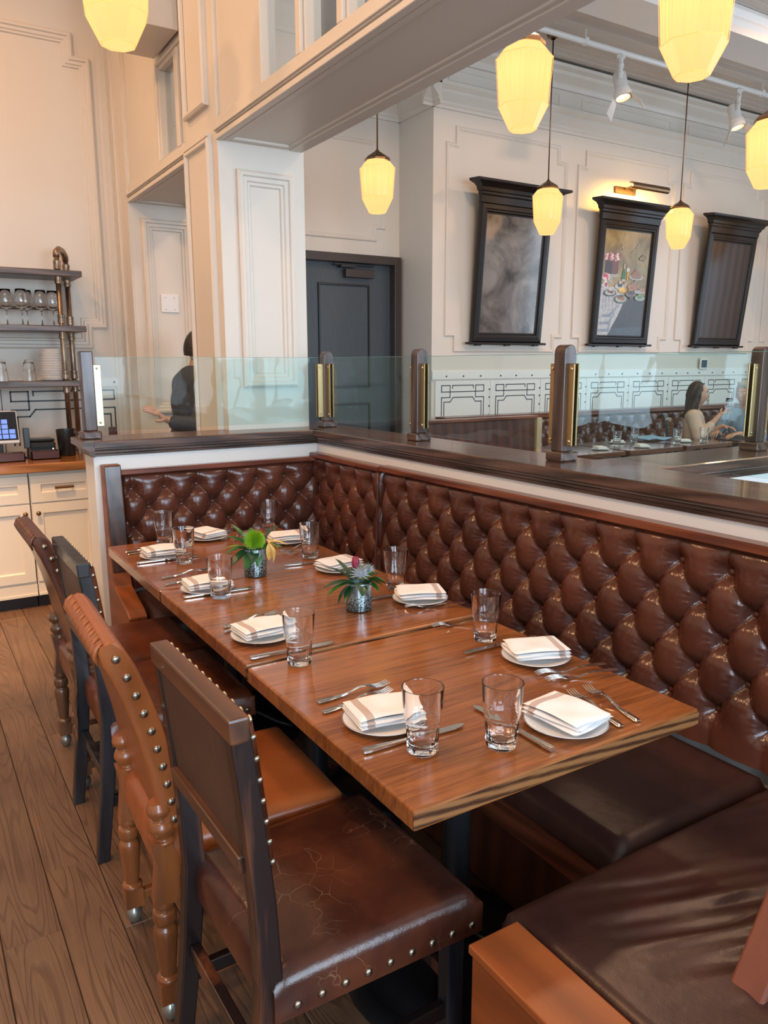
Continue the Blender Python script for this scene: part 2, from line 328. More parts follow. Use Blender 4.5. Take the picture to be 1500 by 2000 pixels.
    def sweep(s, prof, p0, p1, side):
        """straight run of a moulding: prof=[(out, up)], from p0 to p1, 'out' along side vector"""
        p0 = Vector(p0); p1 = Vector(p1); o = Vector(side); n = len(prof)
        v = [p0+o*a+Vector((0, 0, b)) for a, b in prof]+[p1+o*a+Vector((0, 0, b)) for a, b in prof]
        f = [(i, i+1, i+1+n, i+n) for i in range(n-1)]+[(n-1, 0, n, 2*n-1), tuple(range(n-1, -1, -1)), tuple(range(n, 2*n))]
        return s.add(v, f)
    def build(s, name, mats, parent=None, smooth=False, bevel=0., seg=2, loc=None, rot=None, auto=None, sub=0, fix=True):
        me = bpy.data.meshes.new(name)
        me.from_pydata([tuple(p) for p in s.v], [], s.f)
        if not isinstance(mats, (list, tuple)): mats = [mats]
        for m in mats: me.materials.append(m)
        if any(s.mi): me.polygons.foreach_set('material_index', s.mi)
        if fix:
            bm = bmesh.new(); bm.from_mesh(me); bmesh.ops.recalc_face_normals(bm, faces=bm.faces); bm.to_mesh(me); bm.free()
        if smooth or auto: me.polygons.foreach_set('use_smooth', [True]*len(me.polygons))
        if auto: me.set_sharp_from_angle(angle=math.radians(auto))
        me.update()
        o = bpy.data.objects.new(name, me); COL.objects.link(o)
        if bevel:
            b = o.modifiers.new('bevel', 'BEVEL'); b.width = bevel; b.segments = seg; b.limit_method = 'ANGLE'; b.angle_limit = math.radians(40)
            b.harden_normals = False
        if sub:
            q = o.modifiers.new('sub', 'SUBSURF'); q.levels = sub; q.render_levels = sub
        if loc is not None: o.location = loc
        if rot is not None: o.rotation_euler = rot
        if parent: adopt(o, parent)
        return o
def adopt(o, p):
    o.parent = p; KIDS.setdefault(p.name, []).append(o)
def tag(o, label=None, cat=None, group=None, kind=None):
    if label: o['label'] = label
    if cat: o['category'] = cat
    if group: o['group'] = group
    if kind: o['kind'] = kind
    return o
def thing(name, label, cat, loc=(0, 0, 0), rz=0, group=None):
    o = bpy.data.objects.new(name, None); o.empty_display_size = .1; COL.objects.link(o); o.location = loc; o.rotation_euler = (0, 0, rz)
    return tag(o, label, cat, group)
def struct(name, mb, m, parent=None, **k):
    o = mb.build(name, m, parent, **k)
    if not parent: o['kind'] = 'structure'
    return o
KIDS = {}
def dup(root, loc=None, rz=None, label=None, group=None):
    r = root.copy(); COL.objects.link(r)
    if loc is not None: r.location = loc
    if rz is not None: r.rotation_euler = (r.rotation_euler.x, r.rotation_euler.y, rz)
    if label: r['label'] = label
    if group: r['group'] = group
    for c in kids(root):
        d = c.copy(); COL.objects.link(d); adopt(d, r)
        for g in kids(c):
            e = g.copy(); COL.objects.link(e); adopt(e, d)
    return r
def kids(o): return list(KIDS.get(o.name, []))
def T(x=0, y=0, z=0): return Matrix.Translation((x, y, z))
def RX(a): return Matrix.Rotation(a, 4, 'X')
def RY(a): return Matrix.Rotation(a, 4, 'Y')
def RZ(a): return Matrix.Rotation(a, 4, 'Z')
def cat(pr, k=4):
    o = []
    for i in range(len(pr)-1):
        p0, p1, p2, p3 = pr[max(0, i-1)], pr[i], pr[i+1], pr[min(len(pr)-1, i+2)]
        for j in range(k):
            t = j/k; o.append(tuple(.5*((2*b)+(c-a)*t+(2*a-5*b+4*c-d)*t*t+(3*b-a-3*c+d)*t**3) for a, b, c, d in zip(p0, p1, p2, p3)))
    return o+[tuple(pr[-1])]
def rect(a0, a1, b0, b1): return [(a0, b0), (a1, b0), (a1, b1), (a0, b1)]
def notched(x0, x1, z0, z1, n=.10, m=.12):
    """panel outline with stepped corners"""
    return [(x0+n, z0), (x1-n, z0), (x1-n, z0+m), (x1, z0+m), (x1, z1-m), (x1-n, z1-m), (x1-n, z1), (x0+n, z1), (x0+n, z1-m), (x0, z1-m), (x0, z0+m), (x0+n, z0+m)]
MOULD = [(0, 0), (.004, .014), (.012, .018), (.020, .012), (.030, .012), (.036, .005), (.042, .005), (.046, 0)]
MOULDBIG = [(0, 0), (.0, .020), (.012, .028), (.026, .028), (.032, .018), (.050, .018), (.056, .010), (.068, .010), (.074, 0)]
TRIM = [0]
def trim(poly, plane, at, sgn, prof=MOULD, m=None):
    TRIM[0] += 1
    return struct('trim_%d' % TRIM[0], MB().ring(poly, prof, plane, at, sgn), m or M['cream'])
# ------------------------------------------------------------------ the setting
C = M['cream']
XR = 10.4      # right end of the dining room
# floor: slab + real planks where the boards can be told apart
fl = struct('floor', MB().box(-2.6, XR, -2.6, 7.0, -.06, -.006), M['gap'])
pk = MB().box(-.0715, .0715, -.5, .5, -.006, 0).build('plank', M['floor'], fl, bevel=.002, seg=1)
pk.location = (-3, 0, 0)
first = True
meshes = {}
def plank(x, y0, y1, wdt=.143):
    global first
    L = round(y1-y0, 2)
    if L not in meshes:
        mb = MB().box(-.0715, .0715, -L/2, L/2, -.006, 0); o = mb.build('plank', M['floor'], fl, bevel=.002, seg=1); meshes[L] = o.data
    else:
        o = bpy.data.objects.new('plank', meshes[L]); COL.objects.link(o); adopt(o, fl)
        b = o.modifiers.new('bevel', 'BEVEL'); b.width = .002; b.segments = 1
    o.location = (x, (y0+y1)/2, rng.uniform(-.001, .0008))
bpy.data.objects.remove(pk); KIDS[fl.name] = []
k = 0
for i in range(-9, 12):
    xc = .230+.145*i-.0725+.145*0
    y = -.6-rng.uniform(0, 1.0) if i % 2 else -1.1+rng.uniform(0, .6)
    while y < 5.28:
        L = [0.9, 1.3, 1.7, 2.1][rng.randint(4)]
        y1 = min(y+L, 5.3)
        if y1 > .2 and y1-y > .05: plank(xc, y+.001, y1-.001); k += 1
        y += L
struct('floor', MB().box(1.9, XR-.1, -2.5, 6.9, -.006, -.001), M['floor'])
# shell
struct('wall_back', MB().box(-2.6, 1.9, 5.85, 6.05, 0, 4.3), C)                      # wall behind cabinets and shelves
struct('wall_back', MB().box(1.9, 4.44, 6.88, 7.05, 2.53, 4.4).box(1.9, 3.30, 6.88, 7.05, 0, 2.53).box(4.41, 4.44, 6.88, 7.05, 0, 2.53), C)
struct('wall_back', MB().box(4.44, XR, 6.3, 7.05, 0, 4.6), C)
struct('wall_left', MB().box(-2.7, -2.6, -2.6, 6.05, 0, 4.3), C)
struct('wall_right', MB().box(XR, XR+.1, -2.6, 6.4, 0, .9).box(XR, XR+.1, -2.6, 6.4, 3.3, 4.6).box(XR, XR+.1, -2.6, .6, .9, 3.3).box(XR, XR+.1, 4.6, 6.4, .9, 3.3), C)
wf = MB().box(-2.6, XR, -2.7, -2.6, 0, .85).box(-2.6, XR, -2.7, -2.6, 3.25, 4.6)
for a, b in ((-2.6, -1.9), (-.1, .7), (2.5, 3.3), (5.1, 5.9), (7.7, XR)): wf.box(a, b, -2.7, -2.6, .85, 3.25)
struct('wall_front', wf, C)
for i, x in enumerate((-1.0, 1.6, 4.2, 6.8)):
    fr = MB().box(x-.9, x+.9, -2.66, -2.62, .85, .90).box(x-.9, x+.9, -2.66, -2.62, 3.2, 3.25).box(x-.9, x+.9, -2.66, -2.62, 2.5, 2.54)
    for dx in (-.9, -.3, .27, .86): fr.box(x+dx, x+dx+.04, -2.66, -2.62, .85, 3.25)
    struct('window_%d' % (i+1), fr, M['doorframe'])
cl = MB().box(-2.6, 1.45, -2.6, 6.05, 4.2, 4.3)
struct('ceiling', cl, M['cream2'])
cl = struct('ceiling', MB().box(1.45, XR, -2.6, 7.05, 4.43, 4.6), M['cream2'])
# tongue and groove boards of the dining-room ceiling (run along x)
for j in range(30):
    y = 3.3+j*.098
    if y+.096 > 6.2: break
    MB().box(1.9, XR, y, y+.094, 4.405, 4.43).build('ceiling_board', M['cream2'], cl, bevel=.004, seg=1)
# big ceiling beams with edge mouldings
def cbeam(y0, y1, z0):
    b = MB().box(1.9, XR, y0, y1, z0, 4.42)
    for s, yy in ((-1, y0), (1, y1)):
        b.sweep([(0, 0), (.03, .03), (.03, .05), (.06, .09), (.06, .12), (0, .12)], (1.9, yy, 4.28), (XR, yy, 4.28), (0, s, 0))
    struct('trim_beam', b, M['white'])
cbeam(4.55, 4.95, 4.22); cbeam(2.2, 2.6, 4.22)
# pier and headers of the colonnade (plane x=1.43)
PX = 1.43
pier = MB().box(PX, 1.89, 3.83, 4.30, 0, 4.2)
pier = struct('wall_pier', pier, C, bevel=.004)
struct('wall_pier', MB().box(PX, 1.95, 5.52, 5.85, 0, 4.2), C, bevel=.004)
CROWN = [(0, 0), (.012, 0), (.012, .012), (.020, .018), (.020, .030), (.034, .044), (.034, .056), (0, .056)]
def header(y0, y1, z0):
    b = MB().box(PX, PX+.44, y0, y1, z0+.01, z0+.10)
    # stepped lower moulding on the face and under the soffit
    b.box(PX-.012, PX, y0, y1, z0+.028, z0+.034).box(PX-.02, PX, y0, y1, z0+.034, z0+.040).box(PX-.010, PX+.025, y0, y1, z0-.004, z0+.02)
    b.box(PX+.03, PX+.06, y0, y1, z0-.002, z0+.011).box(PX+.38, PX+.45, y0, y1, z0-.004, z0+.02).box(PX+.355, PX+.38, y0, y1, z0+.002, z0+.014)
    b.box(PX+.06, PX+.355, y0, y0+.03, z0, z0+.014).box(PX+.06, PX+.355, y1-.05, y1, z0-.002, z0+.014)
    return struct('wall_header', b, C, bevel=.002, seg=1)
header(-2.6, 3.83, 2.557); header(4.30, 5.52, 2.55)
# transoms above the headers
def transom(ys, y0, y1, z0, z1, zt, n):
    fr = MB().box(PX+.02, PX+.10, y0, y1, zt, 4.2).box(PX+.015, PX+.07, y0, y1, z0, z0+.012)
    for a, b in ys:
        fr.box(PX+.015, PX+.085, a, b, z0, zt)
        if b-a < .12: fr.box(PX-.002, PX+.015, a+.012, b-.012, z0, zt)
    o = struct('window_%d' % n, fr, C, bevel=.003, seg=1)
    MB().box(PX+.05, PX+.056, y0, y1, z0, zt).build('pane', M['window'], o)
    return o
st = [(3.318, 3.83)]
y = 2.895
while y > -2.5: st.append((y, y+.065)); y -= .33
transom(st, -2.6, 3.83, 2.655, 3.9, 3.95, 5)
transom([(4.30, 4.315), (4.375, 4.455), (4.775, 5.52)], 4.30, 5.52, 2.65, 3.1, 3.14, 6)
trim(rect(4.30, 4.79, 2.662, 3.16), 'yz', PX+.02, -1, [(-.02, 0), (-.02, .012), (-.006, .018), (0, .012), (0, 0)])
struct('trim_soffit', MB().box(1.18, PX, 4.34, 4.79, 3.2, 4.2), C)
# raised panels on the pier
trim(rect(1.517, 1.82, 1.376, 2.433), 'xz', 3.83, -1, MOULDBIG)
def raised(y0, y1, z0, z1):
    b = MB().ring(rect(y0, y1, z0, z1), [(0, 0), (0, .022), (.010, .030), (.022, .030), (.028, .024), (.030, .016), (.036, .014)], 'yz', PX, -1)
    b.box(PX-.012, PX, y0+.03, y1-.03, z0+.03, z1-.03)
    struct('trim_panel', b, C)
raised(3.93, 4.25, 2.735, 4.15); raised(3.90, 4.27, .1, 2.585)
struct('trim_panel', MB().box(PX-.028, PX, 3.90, 4.27, 2.585, 2.60), C)
trim(rect(1.50, 1.84, 1.15, 2.455), 'xz', 5.52, -1, MOULDBIG)
trim(rect(1.47, 1.84, 2.72, 3.1), 'xz', 5.52, -1)
# door-style architrave at the back-left corner of the colonnade
b = MB()
for d, h in ((0, .012), (.02, .024), (.05, .016), (.08, .028), (.105, .012)): b.box(PX-h, PX, 5.84-.02-d-.022, 5.84-.02-d, 0, 4.2)
b.box(PX-.01, PX, 5.52, 5.85, 0, 4.2)
struct('trim_architrave', b, C)
b = MB()
for d, h in ((0, .03), (.03, .02), (.055, .012)): b.box(PX-.03-d, PX-d, 5.85-h, 5.85, 0, 4.2)
struct('trim_architrave', b, C)
# panel mouldings on the cabinet wall
def polym(x0, x1, z0, z1, n, m): return notched(x0, x1, z0, z1, n, m)
trim(polym(-.9, 1.31, 1.60, 3.63, .105, .14), 'xz', 5.85, -1, MOULDBIG)
struct('trim_crown', MB().sweep([(0, 0), (.03, 0), (.03, .03), (.10, .12), (.10, .16), (.16, .22), (.16, .26), (0, .26)], (-2.6, 5.85, 3.94), (PX, 5.85, 3.94), (0, -1, 0)), C)
struct('trim_1', MB().sweep([(0, 0), (.01, 0), (.014, .012), (.014, .055), (.006, .062), (0, .062)], (-2.6, 5.85, 1.335), (1.36, 5.85, 1.335), (0, -1, 0)), M['white'])
# lines painted on the enamel wainscot: thin paint film, built where it stands
def lines(segs, y, wd, name='wainscot_line', m=None, parent=None):
    b = MB()
    for pts in segs:
        for (a, c), (d, e) in zip(pts[:-1], pts[1:]):
            dx, dz = d-a, e-c; L = math.hypot(dx, dz); nx, nz = -dz/L*wd/2, dx/L*wd/2; ex, ez = dx/L*wd/2, dz/L*wd/2
            a2, c2, d2, e2 = a-ex, c-ez, d+ex, e+ez
            b.add([(a2+nx, y, c2+nz), (d2+nx, y, e2+nz), (d2-nx, y, e2-nz), (a2-nx, y, c2-nz), (a2+nx, y-.001, c2+nz), (d2+nx, y-.001, e2+nz), (d2-nx, y-.001, e2-nz), (a2-nx, y-.001, c2-nz)],
                  [(4, 5, 6, 7), (0, 3, 2, 1), (0, 1, 5, 4), (1, 2, 6, 5), (2, 3, 7, 6), (3, 0, 4, 7)])
    return b
def stencil(x0, x1, zt, y, s, wd, bottom):
    """greek-key stencil of one panel; s = size of the corner square"""
    A = []
    for m_ in (0, 1):
        X = (lambda t: x0+t) if m_ == 0 else (lambda t: x1-t)
        A.append([(X(s*1.05), zt), (X(0), zt), (X(0), zt-s*.62), (X(s*1.05), zt-s*.62)])
        A.append([(X(s*1.05), zt), (X(s*1.05), zt-s*1.18), (X(0), zt-s*1.18), (X(0), bottom)])
        A.append([(X(s*.30), bottom), (X(s*.30), zt-s*1.62), (X(s*1.05), zt-s*1.62), (X(s*1.42), zt-s*1.18), ((x0+x1)/2, zt-s*1.18)])
        A.append([(X(s*1.35), zt-s*.27), (X(s*1.35), zt), ((x0+x1)/2, zt)])
    A.append([(x0+s*1.05, zt-s*.62), (x1-s*1.05, zt-s*.62)])
    return lines(A, y, wd)
wl = struct('trim_2', stencil(.645, 1.325, 1.312, 5.849, .105, .010, .95), M['stencil'])
struct('trim_2', stencil(-.16, .52, 1.312, 5.849, .105, .010, .95), M['stencil'])
rv = MB()
for z in (1.22, 1.13, 1.04, .95): rv.ball((1.385, 5.846, z), .008, 8, 4)
for x in (1.33, 1.0, .7, .4): rv.ball((x, 5.834, 1.368), .008, 8, 4)
struct('trim_rivets', rv, M['rivet'])
struct('trim_1', MB().box(1.425, 1.43, 5.835, 5.85, .9, 1.335).box(.585, .59, 5.846, 5.85, .9, 1.33), M['rivet'])
# light switch plates on the far pier
t = thing('blank_wall_plate', 'square white blank plate with four screws on the cream panel beside the pier', 'wall plate', (1.668, 5.519, 1.845))
MB().box(-.062, .062, -.008, 0, 0, .122).build('plate', M['whiteplastic'], t, bevel=.004)
s0 = MB().ball((0, 0, 0), .004, 8, 4, (1, .5, 1))
for x, z in ((-.03, .02), (.03, .02), (-.03, .10), (.03, .10)): s0.build('screw', M['chrome'], t, loc=(x, -.008, z))
struct('trim_blue', MB().box(1.47, 1.9, 5.515, 5.52, 0, 1.06), C)

# dining room: picture wall mouldings, crown, frieze, wainscot
cr = [(0, 0), (.02, 0), (.02, .025), (.035, .04), (.035, .06), (.09, .12), (.09, .14), (.13, .17), (.13, .20), (0, .20)]
struct('trim_crown', MB().sweep(cr, (4.31, 6.3, 3.80), (XR, 6.3, 3.80), (0, -1, 0)).sweep(cr, (4.44, 6.17, 3.80), (4.44, 6.88, 3.80), (-1, 0, 0)).sweep(cr, (1.9, 6.88, 3.80), (4.44, 6.88, 3.80), (0, -1, 0)), M['cream'])
struct('trim_cornice', MB().sweep([(0, 0), (.03, 0), (.05, .03), (.05, .05), (.12, .10), (.12, .13), (.17, .15), (.17, .18), (0, .18)], (4.27, 6.3, 4.20), (XR, 6.3, 4.20), (0, -1, 0)), M['cream'])
for x0, x1 in ((4.6, 6.0), (6.3, 7.7), (8.0, 9.3)):
    trim(rect(x0, x1, 4.05, 4.16), 'xz', 6.3, -1, [(0, 0), (.004, .008), (.014, .008), (.018, 0)])
for k in range(4):
    x0 = 4.585+k*1.70
    trim(notched(x0, x0+1.56, 1.60, 3.68, .11, .15), 'xz', 6.3, -1)
trim(notched(2.5, 4.27, 2.67, 3.6, .10, .12), 'xz', 6.88, -1)
wz = M['white']
wn_ = struct('trim_3', MB().sweep([(0, 0), (.012, 0), (.016, .01), (.016, .085), (.008, .092), (0, .092)], (4.44, 6.3, 1.33), (XR, 6.3, 1.33), (0, -1, 0)), wz)
pw = .69
for k in range(8):
    x0 = 4.48+k*pw; x1 = x0+pw
    p = struct('trim_panel', MB().box(x0+.002, x1-.002, 6.288, 6.3, .1, 1.322), wz, bevel=.002, seg=1)
    s_ = stencil(x0+.075, x1-.085, 1.275, 6.2875, .10, .009, .5).build('stencil_line', M['stencil'], p)
    r_ = MB()
    for z in (1.23, 1.15, 1.06, .97): r_.ball((x1-.012, 6.286, z), .009, 8, 4)
    for x in (x0+.13, x0+.34, x0+.56): r_.ball((x, 6.283, 1.365), .009, 8, 4)
    r_.build('rivet', M['rivet'], p)
t = thing('thermostat', 'small white thermostat with dark blue screen on wall under the third picture', 'thermostat', (8.55, 6.284, 1.47))
MB().box(-.075, .075, -.02, 0, -.065, .075).build('case', M['whiteplastic'], t, bevel=.01)
MB().box(-.05, .05, -.024, -.02, -.04, .05).build('display', mat('dark_blue_display', (.03, .06, .10), .2), t)
# charcoal door in the far wall
d = struct('door_1', MB().box(3.30, 4.40, 6.90, 6.95, 0, 2.45), M['door'])
MB().box(3.20, 3.30, 6.80, 7.0, 0, 2.53).box(4.34, 4.415, 6.80, 7.0, 0, 2.53).box(3.30, 4.34, 6.80, 7.0, 2.45, 2.53).build('door_frame', M['doorframe'], d, bevel=.004)
MB().ring(rect(3.52, 4.10, 1.25, 2.26), [(0, 0), (.004, .014), (.02, .014), (.024, -.004), (.036, -.006)], 'xz', 6.90, -1).ring(rect(3.52, 4.10, .2, 1.1), [(0, 0), (.004, .014), (.02, .014), (.024, -.004), (.036, -.006)], 'xz', 6.90, -1).build('door_moulding', M['blackmetal'], d)
MB().box(3.80, 4.12, 6.83, 6.90, 2.315, 2.395).build('door_closer', M['doorframe'], d, bevel=.006)
MB().box(3.68, 4.13, 6.84, 6.86, 2.425, 2.44).box(3.74, 3.9, 6.82, 6.88, 2.405, 2.43).build('closer_arm', M['blackmetal'], d)
# conduits under the dining-room ceiling
def conduit(y, z, r, label):
    t = thing('conduit', label, 'pipe', (2.3, y, z))
    MB().tube([(0, 0, 0), (XR-2.32, 0, 0)], r, 10).build('pipe', M['white'], t, smooth=True)
    for k in range(6):
        x = .6+k*1.31
        MB().tube([(x, 0, 0), (x, 0, 4.405-z)], .008, 8).box(x-.02, x+.02, -.025, .025, -.026, .03).build('hanger', M['white'], t)
    return t
conduit(5.50, 4.30, .026, 'white ceiling pipe carrying the track spotlights')
conduit(4.99, 4.30, .02, 'thin white ceiling pipe running beside the big ceiling beam')
# ------------------------------------------------------------------ low divider walls with oak ledge
CAPP = [(0, 0), (.012, 0), (.012, .010), (.022, .016), (.022, .024), (.036, .034), (.036, .039), (.05, .043), (.05, .069), (.046, .073), (0, .073)]
def capsweep(b, p0, p1, side, ov=.05):
    b.sweep(CAPP, p0, p1, side)
ZT = 1.160
wlen = struct('wall_divider', MB().box(1.85, 2.03, -2.2, 3.85, 0, 1.095), M['white'])
wbk = struct('wall_divider', MB().box(.72, 1.85, 3.66, 3.85, 0, 1.095), M['white'], bevel=.003)
b = MB(); capsweep(b, (1.85, -2.2, ZT-.073), (1.85, 3.655, ZT-.073), (-1, 0, 0)); capsweep(b, (2.03, -2.2, ZT-.073), (2.03, 3.85, ZT-.073), (1, 0, 0)); b.box(1.85, 2.03, -2.2, 3.9, ZT-.072, ZT)
struct('trim_ledge', b, M['ledge'])
b = MB(); capsweep(b, (.72, 3.66, ZT-.073), (1.84, 3.66, ZT-.073), (0, -1, 0)); capsweep(b, (.72, 3.85, ZT-.073), (1.44, 3.85, ZT-.073), (0, 1, 0))
b.box(.72, 1.85, 3.66, 3.85, ZT-.072, ZT).sweep(CAPP, (.72, 3.615, ZT-.073), (.72, 3.895, ZT-.073), (-1, 0, 0))
struct('trim_ledge', b, M['ledgex'])
# cross divider of the next booth
struct('wall_divider', MB().box(2.03, 5.2, 1.73, 1.90, 0, 1.095), M['white'])
b = MB(); capsweep(b, (2.03, 1.73, ZT-.075), (5.2, 1.73, ZT-.075), (0, -1, 0)); capsweep(b, (2.03, 1.90, ZT-.075), (5.2, 1.90, ZT-.075), (0, 1, 0)); b.box(2.03, 5.2, 1.73, 1.90, ZT-.072, ZT-.002)
struct('trim_ledge', b, M['ledgex'])

# posts and glass screens
def post(loc, label, dirs, rot=0):
    """round-topped post; dirs = unit directions in which a glass pane leaves the post"""
    t = thing('screen_post', label, 'post', loc, rot, 'posts of the glass screens')
    hw = .027
    MB().box(-.040, .040, -.040, .040, 0, .034).build('foot', M['ledge'], t, bevel=.006)
    prof = [(-hw, .034), (hw, .034)]+[(hw*math.cos(a), .372+hw*math.sin(a)) for a in [PI*i/10 for i in range(11)]]
    MB().prism(prof, -.026, .026, 'y').build('upright', M['ledgez'], t, bevel=.003)
    for dx, dy in dirs:
        for s in (-1, 1):
            q = RZ(math.atan2(dy, dx))
            pl = MB().box(.020, .058, s*.010-.003, s*.010+.003, .055, .335, q).build('clamp_plate', M['brass'], t, bevel=.002, seg=1)
            n = MB()
            for z in (.072, .318): n.ball((.045, s*.014, z), .0055, 10, 5, (1, .7, 1), q)
            n.build('screw', M['brasslight'], pl)
    return t
z0 = ZT
post((1.95, 3.735, z0), 'round-topped post at the inner corner of the dividers', [(0, -1), (-1, 0)])
post((1.95, 2.86, z0), 'round-topped post on the long ledge in front of the charcoal door side wall', [(0, 1), (0, -1)])
post((1.96, 1.985, z0), 'tallest looking round-topped post with brass plates below the first picture', [(0, 1), (0, -1), (1, 0)])
post((2.84, 1.83, z0-.002), 'round-topped post at the right edge of the picture on the cross ledge', [(-1, 0), (1, 0)], 0)
# square post at the free end
t = thing('screen_post', 'dark square post at the left free end of the back ledge', 'post', (.735, 3.755, z0), 0, 'posts of the glass screens')
MB().box(-.042, .042, -.045, .045, 0, .036).build('foot', M['ledge'], t, bevel=.006)
MB().box(-.028, .028, -.030, .030, .036, .395).build('upright', M['ledgez'], t, bevel=.005)
for s in (-1, 1):
    pl = MB().box(.024, .062, s*.010-.003, s*.010+.003, .055, .335).build('clamp_plate', M['brasslight'], t, bevel=.002, seg=1)
    n = MB()
    for z in (.072, .318): n.ball((.045, s*.014, z), .0055, 10, 5, (1, .7, 1))
    n.build('screw', M['brasslight'], pl)
def pane(p0, p1, z1, label):
    p0 = Vector(p0); p1 = Vector(p1); L = (p1-p0).length; a = math.atan2(p1.y-p0.y, p1.x-p0.x)
    t = thing('glass_screen', label, 'glass panel', (p0.x, p0.y, ZT+.001), a, 'glass screen panes')
    MB().box(0, L, -.003, .003, .030, z1).build('pane', M['screen'], t)
    MB().box(0, L, -.003, .003, z1, z1+.0015).build('polished_edge', M['glassedge'], t)
pane((.775, 3.755), (1.915, 3.755), .365, 'long glass pane on the back ledge between square post and corner post')
pane((1.95, 3.69), (1.95, 2.90), .365, 'short glass pane on the long ledge nearest the corner')
pane((1.95, 2.82), (1.958, 2.03), .365, 'glass pane on the long ledge between the second and third posts')
pane((2.005, 1.975), (2.795, 1.84), .365, 'glass pane on the cross ledge in front of the seated woman')
pane((2.885, 1.83), (4.6, 1.83), .365, 'glass pane on the cross ledge beyond the right edge post')
pane((1.96, 1.94), (1.97, -.6), .365, 'long glass pane on the ledge behind the near banquette')

# ------------------------------------------------------------------ tufted banquette
def tufted(s0, s1, zb, zt, blat, z_rows, place, amp=.040, res=.0055, edge=(True, True)):
    """blat: (s offset, spacing, row height, z of first row); returns MB grid and button list"""
    o, a, h, zr = blat
    nu = max(4, int((s1-s0)/res)); nv = int((zt-zb)/res)
    sg = np.linspace(s0, s1, nu+1)[None, :].repeat(nv+1, 0); zg = np.linspace(zb, zt, nv+1)[:, None].repeat(nu+1, 1)
    # diamond coordinates
    U = (sg-o)/a+(zr-zg)/(2*h); V = -(sg-o)/a+(zr-zg)/(2*h)
    pil = np.abs(np.sin(PI*U)*np.sin(PI*V))**.36
    top = np.clip((zg-zr)/.03, 0, 1)
    vert = np.abs(np.sin(PI*(sg-o)/a))**.55
    zlast = zr-h*(z_rows-1); lo = np.clip((zlast-zg)/.03, 0, 1)
    odd = (z_rows-1) % 2
    vlow = np.abs(np.sin(PI*((sg-o)/a+.5*odd)))**.55
    edge_t = np.clip((zt-zg)/.05, 0, 1); edge_t = np.sqrt(1-(1-edge_t)**2)
    P_ = pil*(1-top)*(1-lo)+(vert*.75+.25)*top*.9+(vlow*.6+.35)*lo*.9
    # narrow sharp pleat
    H = amp*(.42+.58*np.clip(P_, 0, 1))
    buttons = []
    for r in range(z_rows):
        z = zr-r*h; off = o+(a/2 if r % 2 else 0)
        k0 = math.ceil((s0+.035-off)/a); k = k0
        while off+k*a < s1-.03: buttons.append((off+k*a, z)); k += 1
    for (bs, bz) in buttons:
        d = np.hypot(sg-bs, zg-bz); th = np.arctan2(zg-bz, sg-bs)
        H -= amp*.50*np.exp(-(d/.030)**2)
        H += .0020*np.cos(th*15+bs*9)*np.exp(-((d-.030)/.014)**2)
    for i, e in enumerate(edge):
        if e:
            q = np.clip((sg-s0)/.035, 0, 1) if i == 0 else np.clip((s1-sg)/.035, 0, 1)
            H = H*np.sqrt(1-(1-q)**2)*.9+H*.1
    H = H*(.25+.75*edge_t)
    H += .016*np.clip((.8-zg)/.35, 0, 1)
    b = MB(); b.v = [Vector(place(float(sg[j, i]), float(zg[j, i]), float(H[j, i]))) for j in range(nv+1) for i in range(nu+1)]
    b.f = [(j*(nu+1)+i, j*(nu+1)+i+1, (j+1)*(nu+1)+i+1, (j+1)*(nu+1)+i) for j in range(nv) for i in range(nu)]
    b.mi = [0]*len(b.f)
    bl = []
    for (bs, bz) in buttons:
        j = int(round((bz-zb)/(zt-zb)*nv)); i = int(round((bs-s0)/(s1-s0)*nu)); j = min(max(j, 0), nv); i = min(max(i, 0), nu)
        bl.append(place(bs, bz, float(H[j, i])+.004))
    return b, bl
bq = thing('banquette', 'brown tufted leather banquette running round the back and right side of the tables', 'banquette', (1.6, 3.0, 0))
bqo = Vector((1.6, 3.0, 0))
def bloc(o): o.location = -bqo; return o
btnx = MB().ball((0, 0, 0), .0105, 14, 8, (.55, 1, 1)).build('button', M['leather'], bq, smooth=True)
btny = MB().ball((0, 0, 0), .0105, 14, 8, (1, .55, 1)).build('button', M['leather'], bq, smooth=True)
def buttons(lst, proto, used=[None]):
    for p in lst:
        if proto.get('used'):
            o = proto.copy(); COL.objects.link(o); adopt(o, bq)
        else: o = proto; o['used'] = 1
        o.location = Vector(p)-bqo
        if o is not proto and 'used' in o: del o['used']
XB = 1.848
def plx(s, z, h): return (XB-h, s, z)
def ply(s, z, h): return (s, 3.658-h, z)
LAT = (1.0635, .156, .097, .948)
for (a, c, e) in ((.30, 2.958, (False, True)), (2.968, 3.652, (True, False))):
    lat = LAT if a < 1 else (3.065, .156, .097, .945)
    b, bl = tufted(a, c, .46, 1.022, lat, 5, plx, .048, .0055, e)
    bloc(b.build('back_cushion', M['leather'], bq, smooth=True, fix=False))
    if a < 1: bl = [p for p in bl if p[1] > .35]
    buttons(bl, btnx)
b, bl = tufted(.832, 1.840, .46, 1.001, (.876, .156, .092, .925), 5, ply, .048, .0055, (True, False))
bloc(b.build('back_cushion', M['leather'], bq, smooth=True, fix=False)); buttons(bl, btny)
for o in (btnx, btny):
    if 'used' in o: del o['used']
bloc(MB().tube([(1.800-.0, 2.963, 1.015), (1.797, 2.963, .96), (1.794, 2.963, .8), (1.782, 2.963, .6), (1.778, 2.963, .48)], .005, 8).build('piping', M['leather'], bq, smooth=True))
RP = [(0, 0), (.046, 0), (.050, .004), (.050, .021), (.044, .026), (0, .026)]
bloc(MB().sweep(RP, (1.85, .30, 1.020), (1.85, 2.958, 1.020), (-1, 0, 0)).build('top_rail', M['rail'], bq))
